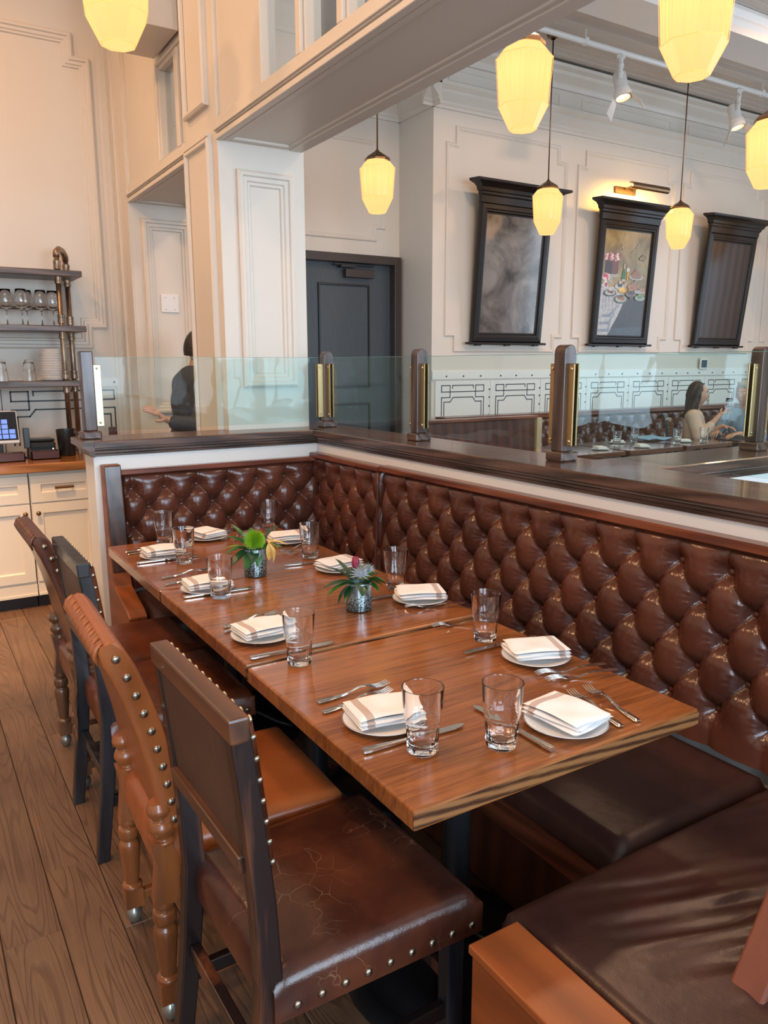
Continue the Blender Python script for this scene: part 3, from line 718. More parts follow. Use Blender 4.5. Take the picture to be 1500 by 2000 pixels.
bloc(MB().sweep(RP, (1.85, 2.966, 1.015), (1.85, 3.655, 1.015), (-1, 0, 0)).build('top_rail', M['rail'], bq))
bloc(MB().sweep([(0, 0), (.044, 0), (.048, .004), (.048, .020), (.044, .024), (0, .024)], (.822, 3.66, .998), (1.848, 3.66, .998), (0, -1, 0)).build('top_rail', M['railx'], bq))
def cushion(x0, x1, y0, y1, z0, z1, name='seat_cushion', m=None, fn=None, nu=40, nv=40, rr=.035):
    def g(u, v):
        x = x0+(x1-x0)*u; y = y0+(y1-y0)*v
        e = min(x-x0, x1-x, y-y0, y1-y); e = min(e, rr)/rr
        z = z1-(1-math.sqrt(max(0, 1-(1-e)**2)))*.035+.008*math.sin(PI*u)*math.sin(PI*v)
        if fn: z += fn(x, y)*e
        return (x, y, z)
    b = MB().grid(g, nu, nv); n = nu+1
    # skirts
    o = len(b.v); rim = [i for i in range(n)]+[j*n+nu for j in range(1, nv+1)]+[nv*n+i for i in range(nu-1, -1, -1)]+[j*n for j in range(nv-1, 0, -1)]
    for i in rim: p = b.v[i]; b.v.append(Vector((p.x, p.y, z0)))
    for k in range(len(rim)):
        k2 = (k+1) % len(rim); b.f.append((rim[k], o+k, o+k2, rim[k2])); b.mi.append(0)
    return b
bloc(cushion(1.235, 1.80, 1.02, 3.60, .38, .455, nu=24, nv=90).build('seat_cushion', M['seatleather'], bq, smooth=True))
bloc(cushion(.835, 1.22, 3.10, 3.61, .38, .455, nu=20, nv=20).build('seat_cushion', M['seatleather'], bq, smooth=True))
bloc(MB().box(1.30, 1.80, 1.02, 3.60, .02, .30).box(.84, 1.30, 3.16, 3.60, .02, .30).build('seat_base', M['darkpanel'], bq))
bloc(MB().box(1.225, 1.80, 1.02, 3.60, .305, .378).build('seat_frame', M['rail'], bq, bevel=.003))
bloc(MB().box(.84, 1.222, 3.11, 3.60, .305, .378).build('seat_frame', M['railx'], bq, bevel=.003))
# shaped bench end
pe = [(3.658, 0), (3.658, 1.05), (3.60, 1.05), (3.575, .75), (3.555, .56), (3.53, .50), (3.33, .445), (3.29, .42), (3.29, .395), (3.40, .36), (3.42, 0)]
bloc(MB().prism(pe, .745, .825, 'x').build('bench_end', M['benchwood'], bq, bevel=.006))
bloc(MB().prism([(3.604, 1.046), (3.597, 1.046), (3.571, .75), (3.551, .565), (3.565, .56), (3.585, .75)], .750, .823, 'x').build('bench_end_front_reflection', M['ledgez'], bq, bevel=.004))  # added strip: reflection on the front of the bench wood, put in as dark colour

# near return bench (bottom right)
nb = thing('bench', 'wrinkled dark leather bench seat with orange wood end at the bottom right', 'bench', (1.3, .6, 0))
nbo = Vector((1.3, .6, 0))
def wr(x, y):
    d = math.hypot(x-1.9, y-.95); a = math.atan2(y-.95, x-1.9)
    c = max(0, min(1, (x-.98)/.18)); t = (y-.3)*1.0+(x-1.1)*.30
    v = math.sin(t*62+2.2*math.sin(x*7+y*3)+1.2*math.sin(x*17))
    return c*(.0055*(abs(v)**.6*(1 if v > 0 else -1))+.003*math.sin(t*131+x*9))*(.5+.5*math.sin(x*5+y*11))
o = cushion(.885, 1.80, .15, 1.005, .36, .475, fn=wr, nu=110, nv=150, rr=.03).build('seat_cushion', M['seatleather'], nb, smooth=True); o.location = -nbo
def nbl(o): o.location = -nbo; return o
nbl(MB().box(.765, .880, .30, .957, .462, .480).build('end_cap', M['benchwood'], nb, bevel=.003))
nbl(MB().box(.770, .874, .30, .951, .0, .4615).build('end_panel', M['benchwood'], nb, bevel=.002))
nbl(MB().box(.88, 1.222, .90, .985, .0, .355).build('seat_base', M['darkpanel'], nb))
nbl(MB().ball((.768, .80, .33), .006, 10, 6, (.5, 1, 1)).ball((.768, .83, .12), .006, 10, 6, (.5, 1, 1)).build('screw', M['brasslight'], nb))
m_ = T(1.062, .63, .42) @ RY(.54)
nbl(MB().box(-.01, .20, -.03, .03, -.10, .30, m_).build('back_end_board', mat('plain_mahogany', (.20, .062, .036), .42, noise=.2, nscale=14), nb, bevel=.005))
# ------------------------------------------------------------------ tables
def table(y0, label, x1=1.441, first=[None]):
    """three alike 76 cm tables; tabletop boards along x"""
    cx, cy = 1.06, y0+.381
    t = thing('dining_table', label, 'table', (cx, cy, -.006 if y0 < 1.5 else 0), 0, 'dining tables pushed together in a row')
    MB().box(-.381, .381, -.3775, .3775, .7085, .75).build('tabletop', M['table'], t, bevel=.006, seg=3)
    for s in (-1, 1): MB().box(-.3815, .3815, s*.3775-.0008, s*.3775+.0008, .714, .7440).build('edge_band', M['tableedge'], t)
    MB().lathe([(.15, .700), (.15, .7083)], 24).box(-.27, .27, -.03, .03, .690, .7083).box(-.03, .03, -.27, .27, .690, .7083).build('top_plate', M['iron'], t)
    MB().lathe([(.045, .05), (.05, .09), (.038, .12), (.036, .52), (.045, .54), (.052, .56), (.060, .575), (.062, .59), (.052, .61), (.044, .62), (.044, .66), (.060, .685), (.060, .70)], 24).build('column', M['iron'], t, smooth=True, auto=50)
    b = MB().lathe([(.285, 0), (.285, .012), (.262, .026), (.235, .022), (.228, .02), (.20, .03), (.16, .042), (.14, .040), (.10, .055), (.06, .065), (.055, .10)], 40)
    b.build('base', M['iron'], t, smooth=True, auto=50)
    rb = MB()
    for k in range(4):
        rb.tube([(0.05, 0, .10), (.12, 0, .075), (.20, 0, .045), (.26, 0, .032)], [.016, .014, .012, .010], 8, RZ(PI/4+k*PI/2))
    rb.build('rib', M['iron'], t, smooth=True)
    return t
table(1.001, 'nearest square oak table of the row, its corner pointing at the viewer')
table(1.766, 'middle square oak table of the row, holding the vase with the thistle')
table(2.531, 'farthest square oak table of the row, against the back banquette')

# ------------------------------------------------------------------ chairs
def padseat(x0, x1, w0, w1, z0, z1, dome=.014, rr=.03, n=24):
    """upholstered seat, tapered in plan, with rounded shoulders and skirt down to z0"""
    def g(u, v):
        x = x0+(x1-x0)*u; hw = w0+(w1-w0)*u; y = -hw+2*hw*v
        e = min(x-x0, x1-x, (y+hw), (hw-y)); e = max(0, min(e, rr))/rr
        z = z1-(1-math.sqrt(max(0, 1-(1-e)**2)))*.026+dome*math.sin(PI*u)*math.sin(PI*v)
        return (x, y, z)
    b = MB().grid(g, n, n); N_ = n+1
    rim = [i for i in range(N_)]+[j*N_+n for j in range(1, N_)]+[n*N_+i for i in range(n-1, -1, -1)]+[j*N_ for j in range(n-1, 0, -1)]
    o = len(b.v)
    for i in rim: p = b.v[i]; b.v.append(Vector((p.x, p.y, z0)))
    for k in range(len(rim)):
        k2 = (k+1) % len(rim); b.f.append((rim[k], o+k, o+k2, rim[k2])); b.mi.append(0)
    return b
NAILM = {}
def nails(parent, pts, r=.0075, m=None, nrm='y'):
    m = m or M['nail']; key = (r, m.name, nrm)
    if key not in NAILM:
        sc = {'y': (1, .55, 1), 'x': (.55, 1, 1), 'z': (1, 1, .55)}[nrm]
        o = MB().ball((0, 0, 0), r, 10, 6, sc).build('nail', m, parent, smooth=True); NAILM[key] = o.data; fresh = o
    else:
        fresh = bpy.data.objects.new('nail', NAILM[key]); COL.objects.link(fresh); adopt(fresh, parent)
    for i, p in enumerate(pts):
        if i: fresh = bpy.data.objects.new('nail', NAILM[key]); COL.objects.link(fresh); adopt(fresh, parent)
        fresh.location = p
def bar(b, pts, w, d0, y, mtx=None):
    """post of rectangular section following (x,z) points; w along y, d along x"""
    n = len(pts); poly = [(x-d/2, z) for (x, z), d in zip(pts, d0)]+[(x+d/2, z) for (x, z), d in zip(reversed(pts), reversed(d0))]
    return b.prism(poly, y-w/2, y+w/2, 'y', mtx)
def block_chair(name, label, loc, rz, woodm, seatm, backm, ztop=.95, group=None):
    """square framed chair with upholstered back panel and nailed leather seat; faces +x"""
    t = thing(name, label, 'chair', loc, rz, group)
    HW = .208
    P_ = [(-.035, 0), (-.005, .25), (.012, .45), (.006, .60), (-.012, .80), (-.0275, ztop-.02)]
    for s in (-1, 1):
        bar(MB(), P_, .036, [.036, .040, .044, .042, .038, .036], s*(HW-.018)).build('back_post', woodm, t, bevel=.004)
        MB().prism([(.398, 0), (.434, 0), (.440, .38), (.396, .38)], s*.188-.018, s*.188+.018, 'y').build('leg', M['blackwood'] if woodm is M['brownwood'] else woodm, t, bevel=.004)
        MB().box(.0, .40, s*.188-.010, s*.188+.010, .17, .205).build('stretcher', woodm, t, bevel=.003)
    MB().box(.405, .43, -.17, .17, .24, .27).build('stretcher', woodm, t, bevel=.003)
    MB().box(-.012, .012, -.17, .17, .24, .27).build('stretcher', woodm, t, bevel=.003)
    MB().prism([(-.045, ztop-.045), (-.011, ztop-.045), (-.010, ztop), (-.048, ztop)], -HW-.002, HW+.002, 'y').build('top_rail', M['brownrail'] if woodm is M['brownwood'] else woodm, t, bevel=.005)
    MB().prism([(-.026, .655), (.012, .655), (.006, .69), (-.030, .69)], -HW+.03, HW-.03, 'y').build('lower_rail', M['brownrail'] if woodm is M['brownwood'] else woodm, t, bevel=.004)
    bp = MB().prism([(-.016, .685), (.000, .685), (-.022, ztop-.04), (-.040, ztop-.04)], -HW+.034, HW-.034, 'y').build('back_panel', M['backleather'], t)
    def pad(u, v):
        z = .66+(ztop-.664)*v; y = -HW+.002+(2*HW-.004)*u
        e = min(u, 1-u)*2*HW; f = min(v, 1-v)*.29; e = min(e, f, .02)/.02
        base = .028-(z-.66)*.115
        return (base+.014*math.sqrt(max(0, 1-(1-e)**2))+.010*math.sin(PI*u)*math.sin(PI*v)-.008, y, z)
    pd = MB().grid(pad, 20, 16).build('back_pad', seatm, t, smooth=True)
    pts = []
    for k in range(12):
        y = -HW+.012+k*(2*HW-.024)/11
        pts.append((.022-(ztop-.01-.66)*.115+.004, y, ztop-.012))
    nails(t, pts, .0075, M['brasslight'], 'x')
    pts = []
    for k in range(7):
        z = .68+k*(ztop-.72)/6
        for s in (-1, 1): pts.append((.024-(z-.66)*.115, s*(HW-.001), z))
    nails(t, pts, .0055, M['nail'], 'y')
    padseat(.012, .462, .216, .232, .372, .462, .016).build('seat', seatm, t, smooth=True, auto=60)
    MB().box(.02, .45, -.20, .20, .355, .375).build('seat_frame', woodm, t)
    pts = []
    for k in range(9):
        x = .055+k*.0475
        for s in (-1, 1): pts.append((x, s*(.216+.016*(x-.012)/.45+.001), .395))
    nails(t, pts, .0085, M['nail'], 'y')
    nails(t, [(.463, -.19+k*.0475, .395) for k in range(9)], .0085, M['nail'], 'x')
    return t
block_chair('block_back_chair', 'nearest worn black-brown square-backed chair with cracked dark leather seat', (.428, 1.297, 0), .02, M['brownwood'], M['chairdark'], M['backleather'], .952)
block_chair('block_back_chair', 'farther black wooden square-backed chair with brown leather seat, between two scroll-backed chairs', (.425, 2.47, 0), .0, M['blackwood'], M['chairred'], M['backleather'], .945)

def scroll_chair(name, label, loc, rz, backm, seatm, woodm, hw=.235):
    """leather chair with back rolling over at the top, pleated ends, turned legs, bulb feet; faces +x"""
    t = thing(name, label, 'chair', loc, rz)
    # centre line of the back in (x,z) and half thickness
    cl = [(.030, .49, .022), (.024, .55, .027), (.010, .64, .028), (-.010, .73, .028), (-.034, .81, .028), (-.056, .87, .028), (-.074, .908, .027), (-.083, .928, .022), (-.087, .937, .012)]
    n = len(cl); L_ = []; R_ = []
    for i, (x, z, h) in enumerate(cl):
        a = cl[max(0, i-1)]; b = cl[min(n-1, i+1)]; dx, dz = b[0]-a[0], b[1]-a[1]; l = math.hypot(dx, dz); nx, nz = dz/l, -dx/l
        L_.append((x+nx*h, z+nz*h)); R_.append((x-nx*h, z-nz*h))
    prof = L_+R_[::-1]; m = len(prof)
    W = []
    for k, (yy, sh) in enumerate(((-1, .80), (-.985, .95), (-.95, 1.0), (-.5, 1.0), (0, 1.0), (.5, 1.0), (.95, 1.0), (.985, .95), (1, .80))):
        row = []
        for j, (px, pz) in enumerate(prof):
            i = j if j < n else 2*n-1-j; cx_, cz_ = cl[i][0], cl[i][1]
            row.append((cx_+(px-cx_)*sh, yy*hw, cz_+(pz-cz_)*sh))
        W.append(row)
    b = MB(); b.v = [Vector(p) for r in W for p in r]; K = len(W)
    b.f = [(k*m+j, k*m+(j+1) % m, (k+1)*m+(j+1) % m, (k+1)*m+j) for k in range(K-1) for j in range(m)]+[tuple(range(m-1, -1, -1)), tuple(range((K-1)*m, K*m))]
    b.mi = [0]*len(b.f)
    bk = b.build('back', backm, t, smooth=True, auto=50)
    # gathered pleats along the top rear edge
    p = MB()
    for k in range(26):
        y = -hw+.012+(2*hw-.024)*k/25; j = .004*math.sin(k*2.3)
        p.tube([(-.104, y+j, .893), (-.110, y, .912), (-.104, y-j, .930), (-.092, y-j*1.5, .942)], [.0025, .0052, .0052, .0025], 6)
    p.build('pleat', backm, bk, smooth=True)
    pts = []
    for i in range(10):
        z0 = .512+i*.0435; k = max(j for j in range(n-1) if cl[j][1] <= z0); f = (z0-cl[k][1])/(cl[k+1][1]-cl[k][1]); x0 = cl[k][0]*(1-f)+cl[k+1][0]*f
        for s in (-1, 1): pts.append((x0+.002, s*(hw+.001), z0))
    nails(t, pts, .0095, M['nail'], 'y')
    # rear legs: turned knobs, square block, turned shaft, block, bulb foot
    yl = hw-.055
    for s in (-1, 1):
        y = s*yl
        mt = T(0, y, 0)
        g = MB()
        k = T(.010, y+s*.035, .455) @ RY(-.10)
        g.lathe(cat([(.016, -.02), (.020, -.005), (.026, .004), (.020, .014), (.027, .028), (.030, .040), (.024, .054), (.018, .060), (.026, .072), (.028, .084), (.020, .10)]), 24, k)
        g.prism([(-.022, .31), (.024, .31), (.034, .36), (.034, .42), (.018, .465), (-.022, .465), (-.012, .40)], y+s*.035-.022, y+s*.035+.022, 'y')
        g.lathe(cat([(.016, .115), (.019, .135), (.024, .19), (.027, .235), (.020, .252), (.026, .262), (.026, .285), (.018, .292), (.024, .30), (.024, .314)]), 24, T(.0, y+s*.035, 0))
        g.lathe(cat([(.026, .108), (.026, .116), (.018, .122)]), 24, T(0, y+s*.035, 0))
        g.box(-.023, .023, y+s*.035-.023, y+s*.035+.023, .055, .108)
        lg = g.build('leg', woodm, t, smooth=True, auto=42)
        MB().lathe(cat([(.008, .056), (.012, .05), (.020, .036), (.021, .022), (.014, .006), (.006, 0)]), 20, T(0, y+s*.035, 0)).build('bulb_foot', mat('pewter_foot', (.30, .29, .25), .3, metal=.7) if 'pewter_foot' not in bpy.data.materials else bpy.data.materials['pewter_foot'], lg, smooth=True)
        g = MB()
        g.lathe(cat([(.014, .05), (.018, .10), (.024, .18), (.027, .235), (.020, .252), (.026, .262), (.026, .285), (.018, .292), (.024, .30), (.024, .314)]), 24, T(.40, y+s*.02, 0)).box(.377, .423, y+s*.02-.022, y+s*.02+.022, .31, .375)
        lg = g.build('leg', woodm, t, smooth=True, auto=42)
        MB().lathe(cat([(.008, .056), (.012, .05), (.020, .036), (.021, .022), (.014, .006), (.006, 0)]), 20, T(.40, y+s*.02, 0)).build('bulb_foot', bpy.data.materials['pewter_foot'], lg, smooth=True)
        MB().box(.0, .40, y+s*.028-.011, y+s*.028+.011, .07, .095).build('stretcher', woodm, t, bevel=.003)
    padseat(-.005, .455, hw, hw+.01, .372, .462, .018).build('seat', seatm, t, smooth=True, auto=60)
    MB().box(.0, .44, -hw+.02, hw-.02, .345, .373).build('seat_frame', woodm, t)
    pts = []
    for k in range(9):
        x = .045+k*.047
        for s in (-1, 1): pts.append((x, s*(hw+.001+.01*(x+.005)/.46), .395))
    nails(t, pts, .0085, M['nail'], 'y')
    nails(t, [(.456, -.20+k*.05, .395) for k in range(9)], .0085, M['nail'], 'x')
    return t
scroll_chair('scroll_back_chair', 'bright tan leather scroll-backed chair with turned wooden legs behind the nearest chair', (.400, 1.775, 0), -.03, M['chairtan'], M['chairtan'], M['turned'], .205)
scroll_chair('scroll_back_chair', 'dark brown leather scroll-backed chair farthest from the viewer, before the cream cabinets', (.43, 2.93, 0), .0, M['chairbrown'], M['chairred'], M['turneddark'], .205)

# ------------------------------------------------------------------ tableware
ZTB = .7512
def tz(y): return ZTB-(.006 if y < 1.766 else 0)
def tumbler(loc, label, group='water tumblers on the dining tables', cat='glass', first=[None]):
    if first[0] is None:
        t = thing('tumbler', label, cat, loc, 0, group)
        n = 60; v = []; f = []
        outer = [(.0290, 0, 1), (.0315, .003, 1), (.0325, .010, 1), (.0335, .030, 1), (.0348, .052, 1), (.0356, .064, 1), (.0368, .0685, .3), (.0374, .072, 0), (.0395, .10, 0), (.0418, .134, 0), (.0420, .1355, 0)]
        inner = [(.0400, .1355, 0), (.0392, .133, 0), (.0350, .085, 0), (.0322, .06, .3), (.0298, .035, .8), (.0270, .018, .8), (.020, .0125, 0)]
        pr = outer+inner
        for r, z, fa in pr:
            for k in range(n):
                a = 2*PI*k/n; q = ((a+PI/10) % (PI/5))-PI/10
                ff = (math.cos(PI/10)/math.cos(q)) ; rr = r*(1+fa*(ff-1)*1.6+fa*.018*math.cos(10*a))
                v.append((rr*math.cos(a), rr*math.sin(a), z))
        for i in range(len(pr)-1):
            for k in range(n): f.append((i*n+k, i*n+(k+1) % n, (i+1)*n+(k+1) % n, (i+1)*n+k))
        f.append(tuple(range(n-1, -1, -1))); f.append(tuple(range((len(pr)-1)*n, len(pr)*n)))
        MB().add(v, f).build('glass_body', M['glass'], t, smooth=True, auto=60)
        first[0] = t; return t
    t = dup(first[0], loc, rng.uniform(0, 3), label, group); t['category'] = cat; return t
for loc, lab in (((.811, 1.170), 'left one of the two nearest tumblers, in front of a napkin'),
                 ((.957, 1.104), 'right one of the two nearest tumblers on the nearest table'),
                 ((1.314, 1.595), 'tumbler on the right half of the nearest table, close to the tufted leather'),
                 ((.804, 1.715), 'tumbler at the left edge over the joint of the nearest and middle tables'),
                 ((.827, 2.349), 'tumbler on the far left part of the middle table'),
                 ((1.365, 2.134), 'tumbler right behind the thistle vase'),
                 ((1.309, 2.670), 'tumbler right of the yellow lily vase on the farthest table'),
                 ((.865, 2.848), 'second tumbler from the left on the farthest table, in front of a napkin'),
                 ((.897, 3.225), 'leftmost tumbler, at the back left of the farthest table'),
                 ((1.380, 3.230), 'tumbler at the back of the farthest table behind the green flower')):
    tumbler((loc[0], loc[1], tz(loc[1])), lab)

def plate_setting(loc, rz, lab_p, lab_n, first=[None]):
    if first[0] is None:
        t = thing('side_plate', lab_p, 'plate', loc, 0, 'small plates on the dining tables'); t.scale = (1.07, 1.07, 1)
        MB().lathe([(.0, .002), (.040, 0), (.046, .002), (.050, .0025), (.064, .006), (.080, .011), (.0835, .0125), (.0835, .0140), (.0795, .0130), (.063, .0085), (.050, .0055), (.045, .0045), (0.0, .004)], 40, cap=False).build('dish', M['china'], t, smooth=True)
        MB().lathe([(.0835, .0141), (.0815, .01365)], 40, cap=False).build('rim_line', M['chinarim'], t)
        q = thing('napkin', lab_n, 'napkin', loc, 0, 'folded napkins on the plates'); q.scale = (1.27, 1.16, 1.15)
        # three folded layers, each a soft slab with a rounded fold at -x
        def slab(k):
            hx, hy, th = .058, .052-.003*k, .0062; z0 = .0155+k*.0066; nu, nv = 26, 14
            v = []; f = []
            for side in (0, 1):
                for j in range(nv+1):
                    for i in range(nu+1):
                        u = i/nu; w_ = j/nv; x = -hx+2*hx*u+.003*math.sin(w_*5+k*2)*u; y = -hy+2*hy*w_+.002*math.sin(u*5+k*3)
                        e = min(u, 1-u, w_, 1-w_)*7; e = min(1, e); e = math.sqrt(max(0, 1-(1-e)**2))
                        z = z0+th/2+(1 if side else -1)*th*.5*e+.0016*math.sin(u*9)*math.sin(w_*6)
                        if k == 2 and side: z += .0022*math.sin(u*3.1)
                        v.append((x, y, z))
            o = (nu+1)*(nv+1)
            for j in range(nv):
                for i in range(nu):
                    a = j*(nu+1)+i; f.append((a, a+nu+1, a+nu+2, a+1)); f.append((o+a, o+a+1, o+a+nu+2, o+a+nu+1))
            return v, f
        b = MB()
        for k in range(3): b.add(*slab(k))
        m, nt, bs = newmat('napkin_cloth'); L = nt.links.new
        bs.inputs['Roughness'].default_value = .9; bs.inputs['Sheen Weight'].default_value = .2
        tc = N(nt, 'ShaderNodeTexCoord'); sx = N(nt, 'ShaderNodeSeparateXYZ'); L(tc.outputs['Object'], sx.inputs[0])
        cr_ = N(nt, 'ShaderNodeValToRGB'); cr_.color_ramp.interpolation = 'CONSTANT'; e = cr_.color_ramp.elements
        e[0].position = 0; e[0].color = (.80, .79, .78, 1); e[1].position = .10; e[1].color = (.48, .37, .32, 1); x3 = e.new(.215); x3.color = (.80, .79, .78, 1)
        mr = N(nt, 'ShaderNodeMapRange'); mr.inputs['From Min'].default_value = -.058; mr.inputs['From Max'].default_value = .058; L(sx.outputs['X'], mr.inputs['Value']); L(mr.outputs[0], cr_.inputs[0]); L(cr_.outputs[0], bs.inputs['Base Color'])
        n2 = N(nt, 'ShaderNodeTexNoise', Scale=700.); L(tc.outputs['Object'], n2.inputs['Vector']); bp = N(nt, 'ShaderNodeBump', Strength=.2, Distance=.002); L(n2.outputs['Fac'], bp.inputs['Height']); L(bp.outputs[0], bs.inputs['Normal'])
        b.build('cloth', m, q, smooth=True, rot=(0, 0, 0), fix=False)
        first[0] = (t, q)
    else:
        t = dup(first[0][0], loc, 0, lab_p); q = dup(first[0][1], loc, rz, lab_n)
    q.rotation_euler = (0, 0, rz)
    # napkins sit slightly off the plate centre
    return t, q
ST = [((.812, 1.318), -.15, 'beside the left one of the nearest tumblers'), ((1.133, 1.103), -1.45, 'at the near right end of the nearest table, next to two forks'),
      ((1.337, 1.418), 2.8, 'near the tufted leather on the nearest table'), ((.795, 1.931), .05, 'at the near left corner of the middle table'),
      ((.818, 2.455), -.05, 'at the far left corner of the middle table'), ((1.356, 1.976), 2.75, 'behind the thistle vase at the right edge of the middle table'),
      ((1.315, 2.445), 3.3, 'between the two vases at the right of the middle table'), ((.822, 2.987), .0, 'at the left edge of the farthest table'),
      ((1.075, 3.205), 1.9, 'at the back edge of the farthest table left of the green flower'), ((1.345, 2.960), 3.0, 'at the right of the farthest table behind the yellow lily')]
for (x, y), a, lab in ST: plate_setting((x, y, tz(y)), a, 'plate '+lab, 'napkin '+lab)

def fork_proto():
    t = thing('fork', '', 'fork', (0, 0, 0))
    # along +x from handle end (0) to tines (.185), slight S curve
    def zc(x): return .0035+.010*math.exp(-((x-.115)/.03)**2)-.000*x+(.006*max(0, (x-.16)/.03)**2 if x > .16 else 0)
    b = MB(); n = 26; v = []; f = []
    for i in range(n+1):
        x = .128*i/n; w_ = (.0085 if x < .03 else .0085-.0055*min(1, (x-.03)/.05)) if x > .003 else .006
        w_ = max(w_, .0028); z = zc(x)
        v += [(x, -w_, z-.001), (x, w_, z-.001), (x, w_*.75, z+.0012), (x, -w_*.75, z+.0012)]
    for i in range(n):
        for k in range(4): f.append((i*4+k, i*4+(k+1) % 4, i*4+4+(k+1) % 4, i*4+4+k))
    f += [(3, 2, 1, 0), (n*4, n*4+1, n*4+2, n*4+3)]
    b.add(v, f).build('handle', M['steel'], t, smooth=True, auto=50)
    b = MB(); v = []; f = []
    for i in range(9):
        x = .126+.024*i/8; w_ = .003+.0085*math.sin(min(1, i/5)*PI/2); z = zc(x)
        v += [(x, -w_, z-.0008), (x, w_, z-.0008), (x, w_, z+.0008), (x, -w_, z+.0008)]
    for i in range(8):
        for k in range(4): f.append((i*4+k, i*4+(k+1) % 4, i*4+4+(k+1) % 4, i*4+4+k))
    f += [(3, 2, 1, 0), (32, 33, 34, 35)]
    b.add(v, f)
    for q in range(4):
        y = -.0098+q*.00653
        p = [(x, y, zc(x)) for x in (.149, .160, .170, .180, .190)]
        b.tube(p, [.0016, .0016, .0015, .0013, .0007], 6)
    b.build('tines', M['steel'], t, smooth=True, auto=50)
    return t
def knife_proto():
    t = thing('table_knife', '', 'knife', (0, 0, 0)); 
    b = MB(); v = []; f = []; n = 10
    for i in range(n+1):
        x = .105*i/n; w_ = .0105-.0045*i/n if i else .0085; h = .0045-.0012*i/n
        for k in range(8):
            a = 2*PI*k/8+PI/8; v.append((x, w_*math.copysign(abs(math.cos(a))**.7, math.cos(a)), .0046+h*math.copysign(abs(math.sin(a))**.7, math.sin(a))))
    for i in range(n):
        for k in range(8): f.append((i*8+k, i*8+(k+1) % 8, i*8+8+(k+1) % 8, i*8+8+k))
    f += [tuple(range(7, -1, -1)), tuple(range(n*8, n*8+8))]
    b.add(v, f).build('handle', M['steel'], t, smooth=True, auto=50)
    b = MB(); pr = [(.104, -.004), (.115, -.0095), (.150, -.0105), (.215, -.0095), (.232, -.006), (.242, .002), (.238, .006), (.225, .0075), (.115, .007), (.104, .004)]
    b.prism(pr, .0036, .0054, 'z').build('blade', M['steel'], t)
    return t
FK = fork_proto(); KN = knife_proto(); usedp = {}
def cut(proto, key, x, y, ang, label, group, flip=False, dz=0, tilt=0):
    if key not in usedp: usedp[key] = 1; t = proto
    else: t = dup(proto)
    if flip: t.rotation_euler = (PI, tilt, ang); t.location = (x, y, tz(y)+.0155+dz)
    else: t.rotation_euler = (0, tilt, ang); t.location = (x, y, tz(y)+dz)
    t['label'] = label; t['group'] = group
GK = 'table knives'; GF = 'forks of the place settings'
for (x0, y0, x1, y1, lab) in ((.705, 1.224, .948, 1.211, 'knife lying behind the left one of the nearest tumblers'), (1.027, 1.031, 1.021, 1.274, 'knife passing behind the right one of the nearest tumblers'),
     (1.439, 1.531, 1.199, 1.539, 'knife pointing left under the tumbler near the tufted leather'), (.700, 1.763, .942, 1.7805, 'knife over the joint of the nearest and middle tables'),
     (.719, 2.404, .964, 2.387, 'knife at the far left of the middle table'), (1.440, 2.045, 1.198, 2.065, 'knife behind the thistle vase'),
     (1.400, 2.553, 1.160, 2.600, 'knife on the right of the farthest table by the lily vase'), (.706, 2.931, .951, 2.917, 'knife at the left edge of the farthest table')):
    if 'joint' in lab: y0, y1 = 1.790, 1.7795
    if 'middle table' in lab and 'far left' in lab: pass
    cut(KN, 'k', x0, y0, math.atan2(y1-y0, x1-x0), lab, GK)
for (x0, y0, x1, y1, fl_, lab) in ((.734, 1.476, .931, 1.481, 0, 'upper fork left of the nearest plate, tines clear of the napkin'), (.720, 1.423, .925, 1.445, 0, 'lower fork left of the nearest plate, close to its napkin'),
     (1.222, 1.030, 1.262, 1.235, 0, 'inner fork of the pair at the near right corner of the nearest table'), (1.272, 1.028, 1.312, 1.232, 0, 'outer fork of the pair at the near right corner of the nearest table'),
     (1.440, 1.275, 1.265, 1.330, 1, 'overturned fork right in front of the plate near the tufted leather'), (1.436, 1.235, 1.262, 1.290, 1, 'second overturned fork in front of the plate near the tufted leather'),
     (.729, 2.058, .930, 2.103, 0, 'upper fork beside the near left napkin of the middle table'), (.715, 2.021, .916, 2.050, 0, 'lower fork beside the near left napkin of the middle table'),
     (.727, 2.673, .920, 2.701, 0, 'upper fork over the far left corner of the middle table'), (.712, 2.585, .900, 2.612, 0, 'lower fork over the far left corner of the middle table'),
     (1.440, 1.848, 1.265, 1.935, 1, 'overturned fork at the right edge of the middle table'), (1.428, 1.700, 1.250, 1.752, 1, 'overturned fork just past the joint at the right of the nearest table'),
     (1.415, 2.870, 1.240, 2.800, 1, 'overturned fork in front of the plate at the right of the farthest table'), (1.418, 2.815, 1.243, 2.745, 1, 'second overturned fork in front of the plate at the right of the farthest table'),
     (.714, 3.137, .900, 3.165, 0, 'upper fork at the left edge of the farthest table'), (.712, 3.095, .895, 3.110, 0, 'lower fork at the left edge of the farthest table'),
     (1.207, 3.268, 1.114, 3.100, 1, 'overturned fork at the back edge of the farthest table'), (1.245, 3.245, 1.150, 3.078, 1, 'second overturned fork at the back edge of the farthest table')):
    cut(FK, 'f', x0, y0, math.atan2(y1-y0, x1-x0), lab, GF, bool(fl_))

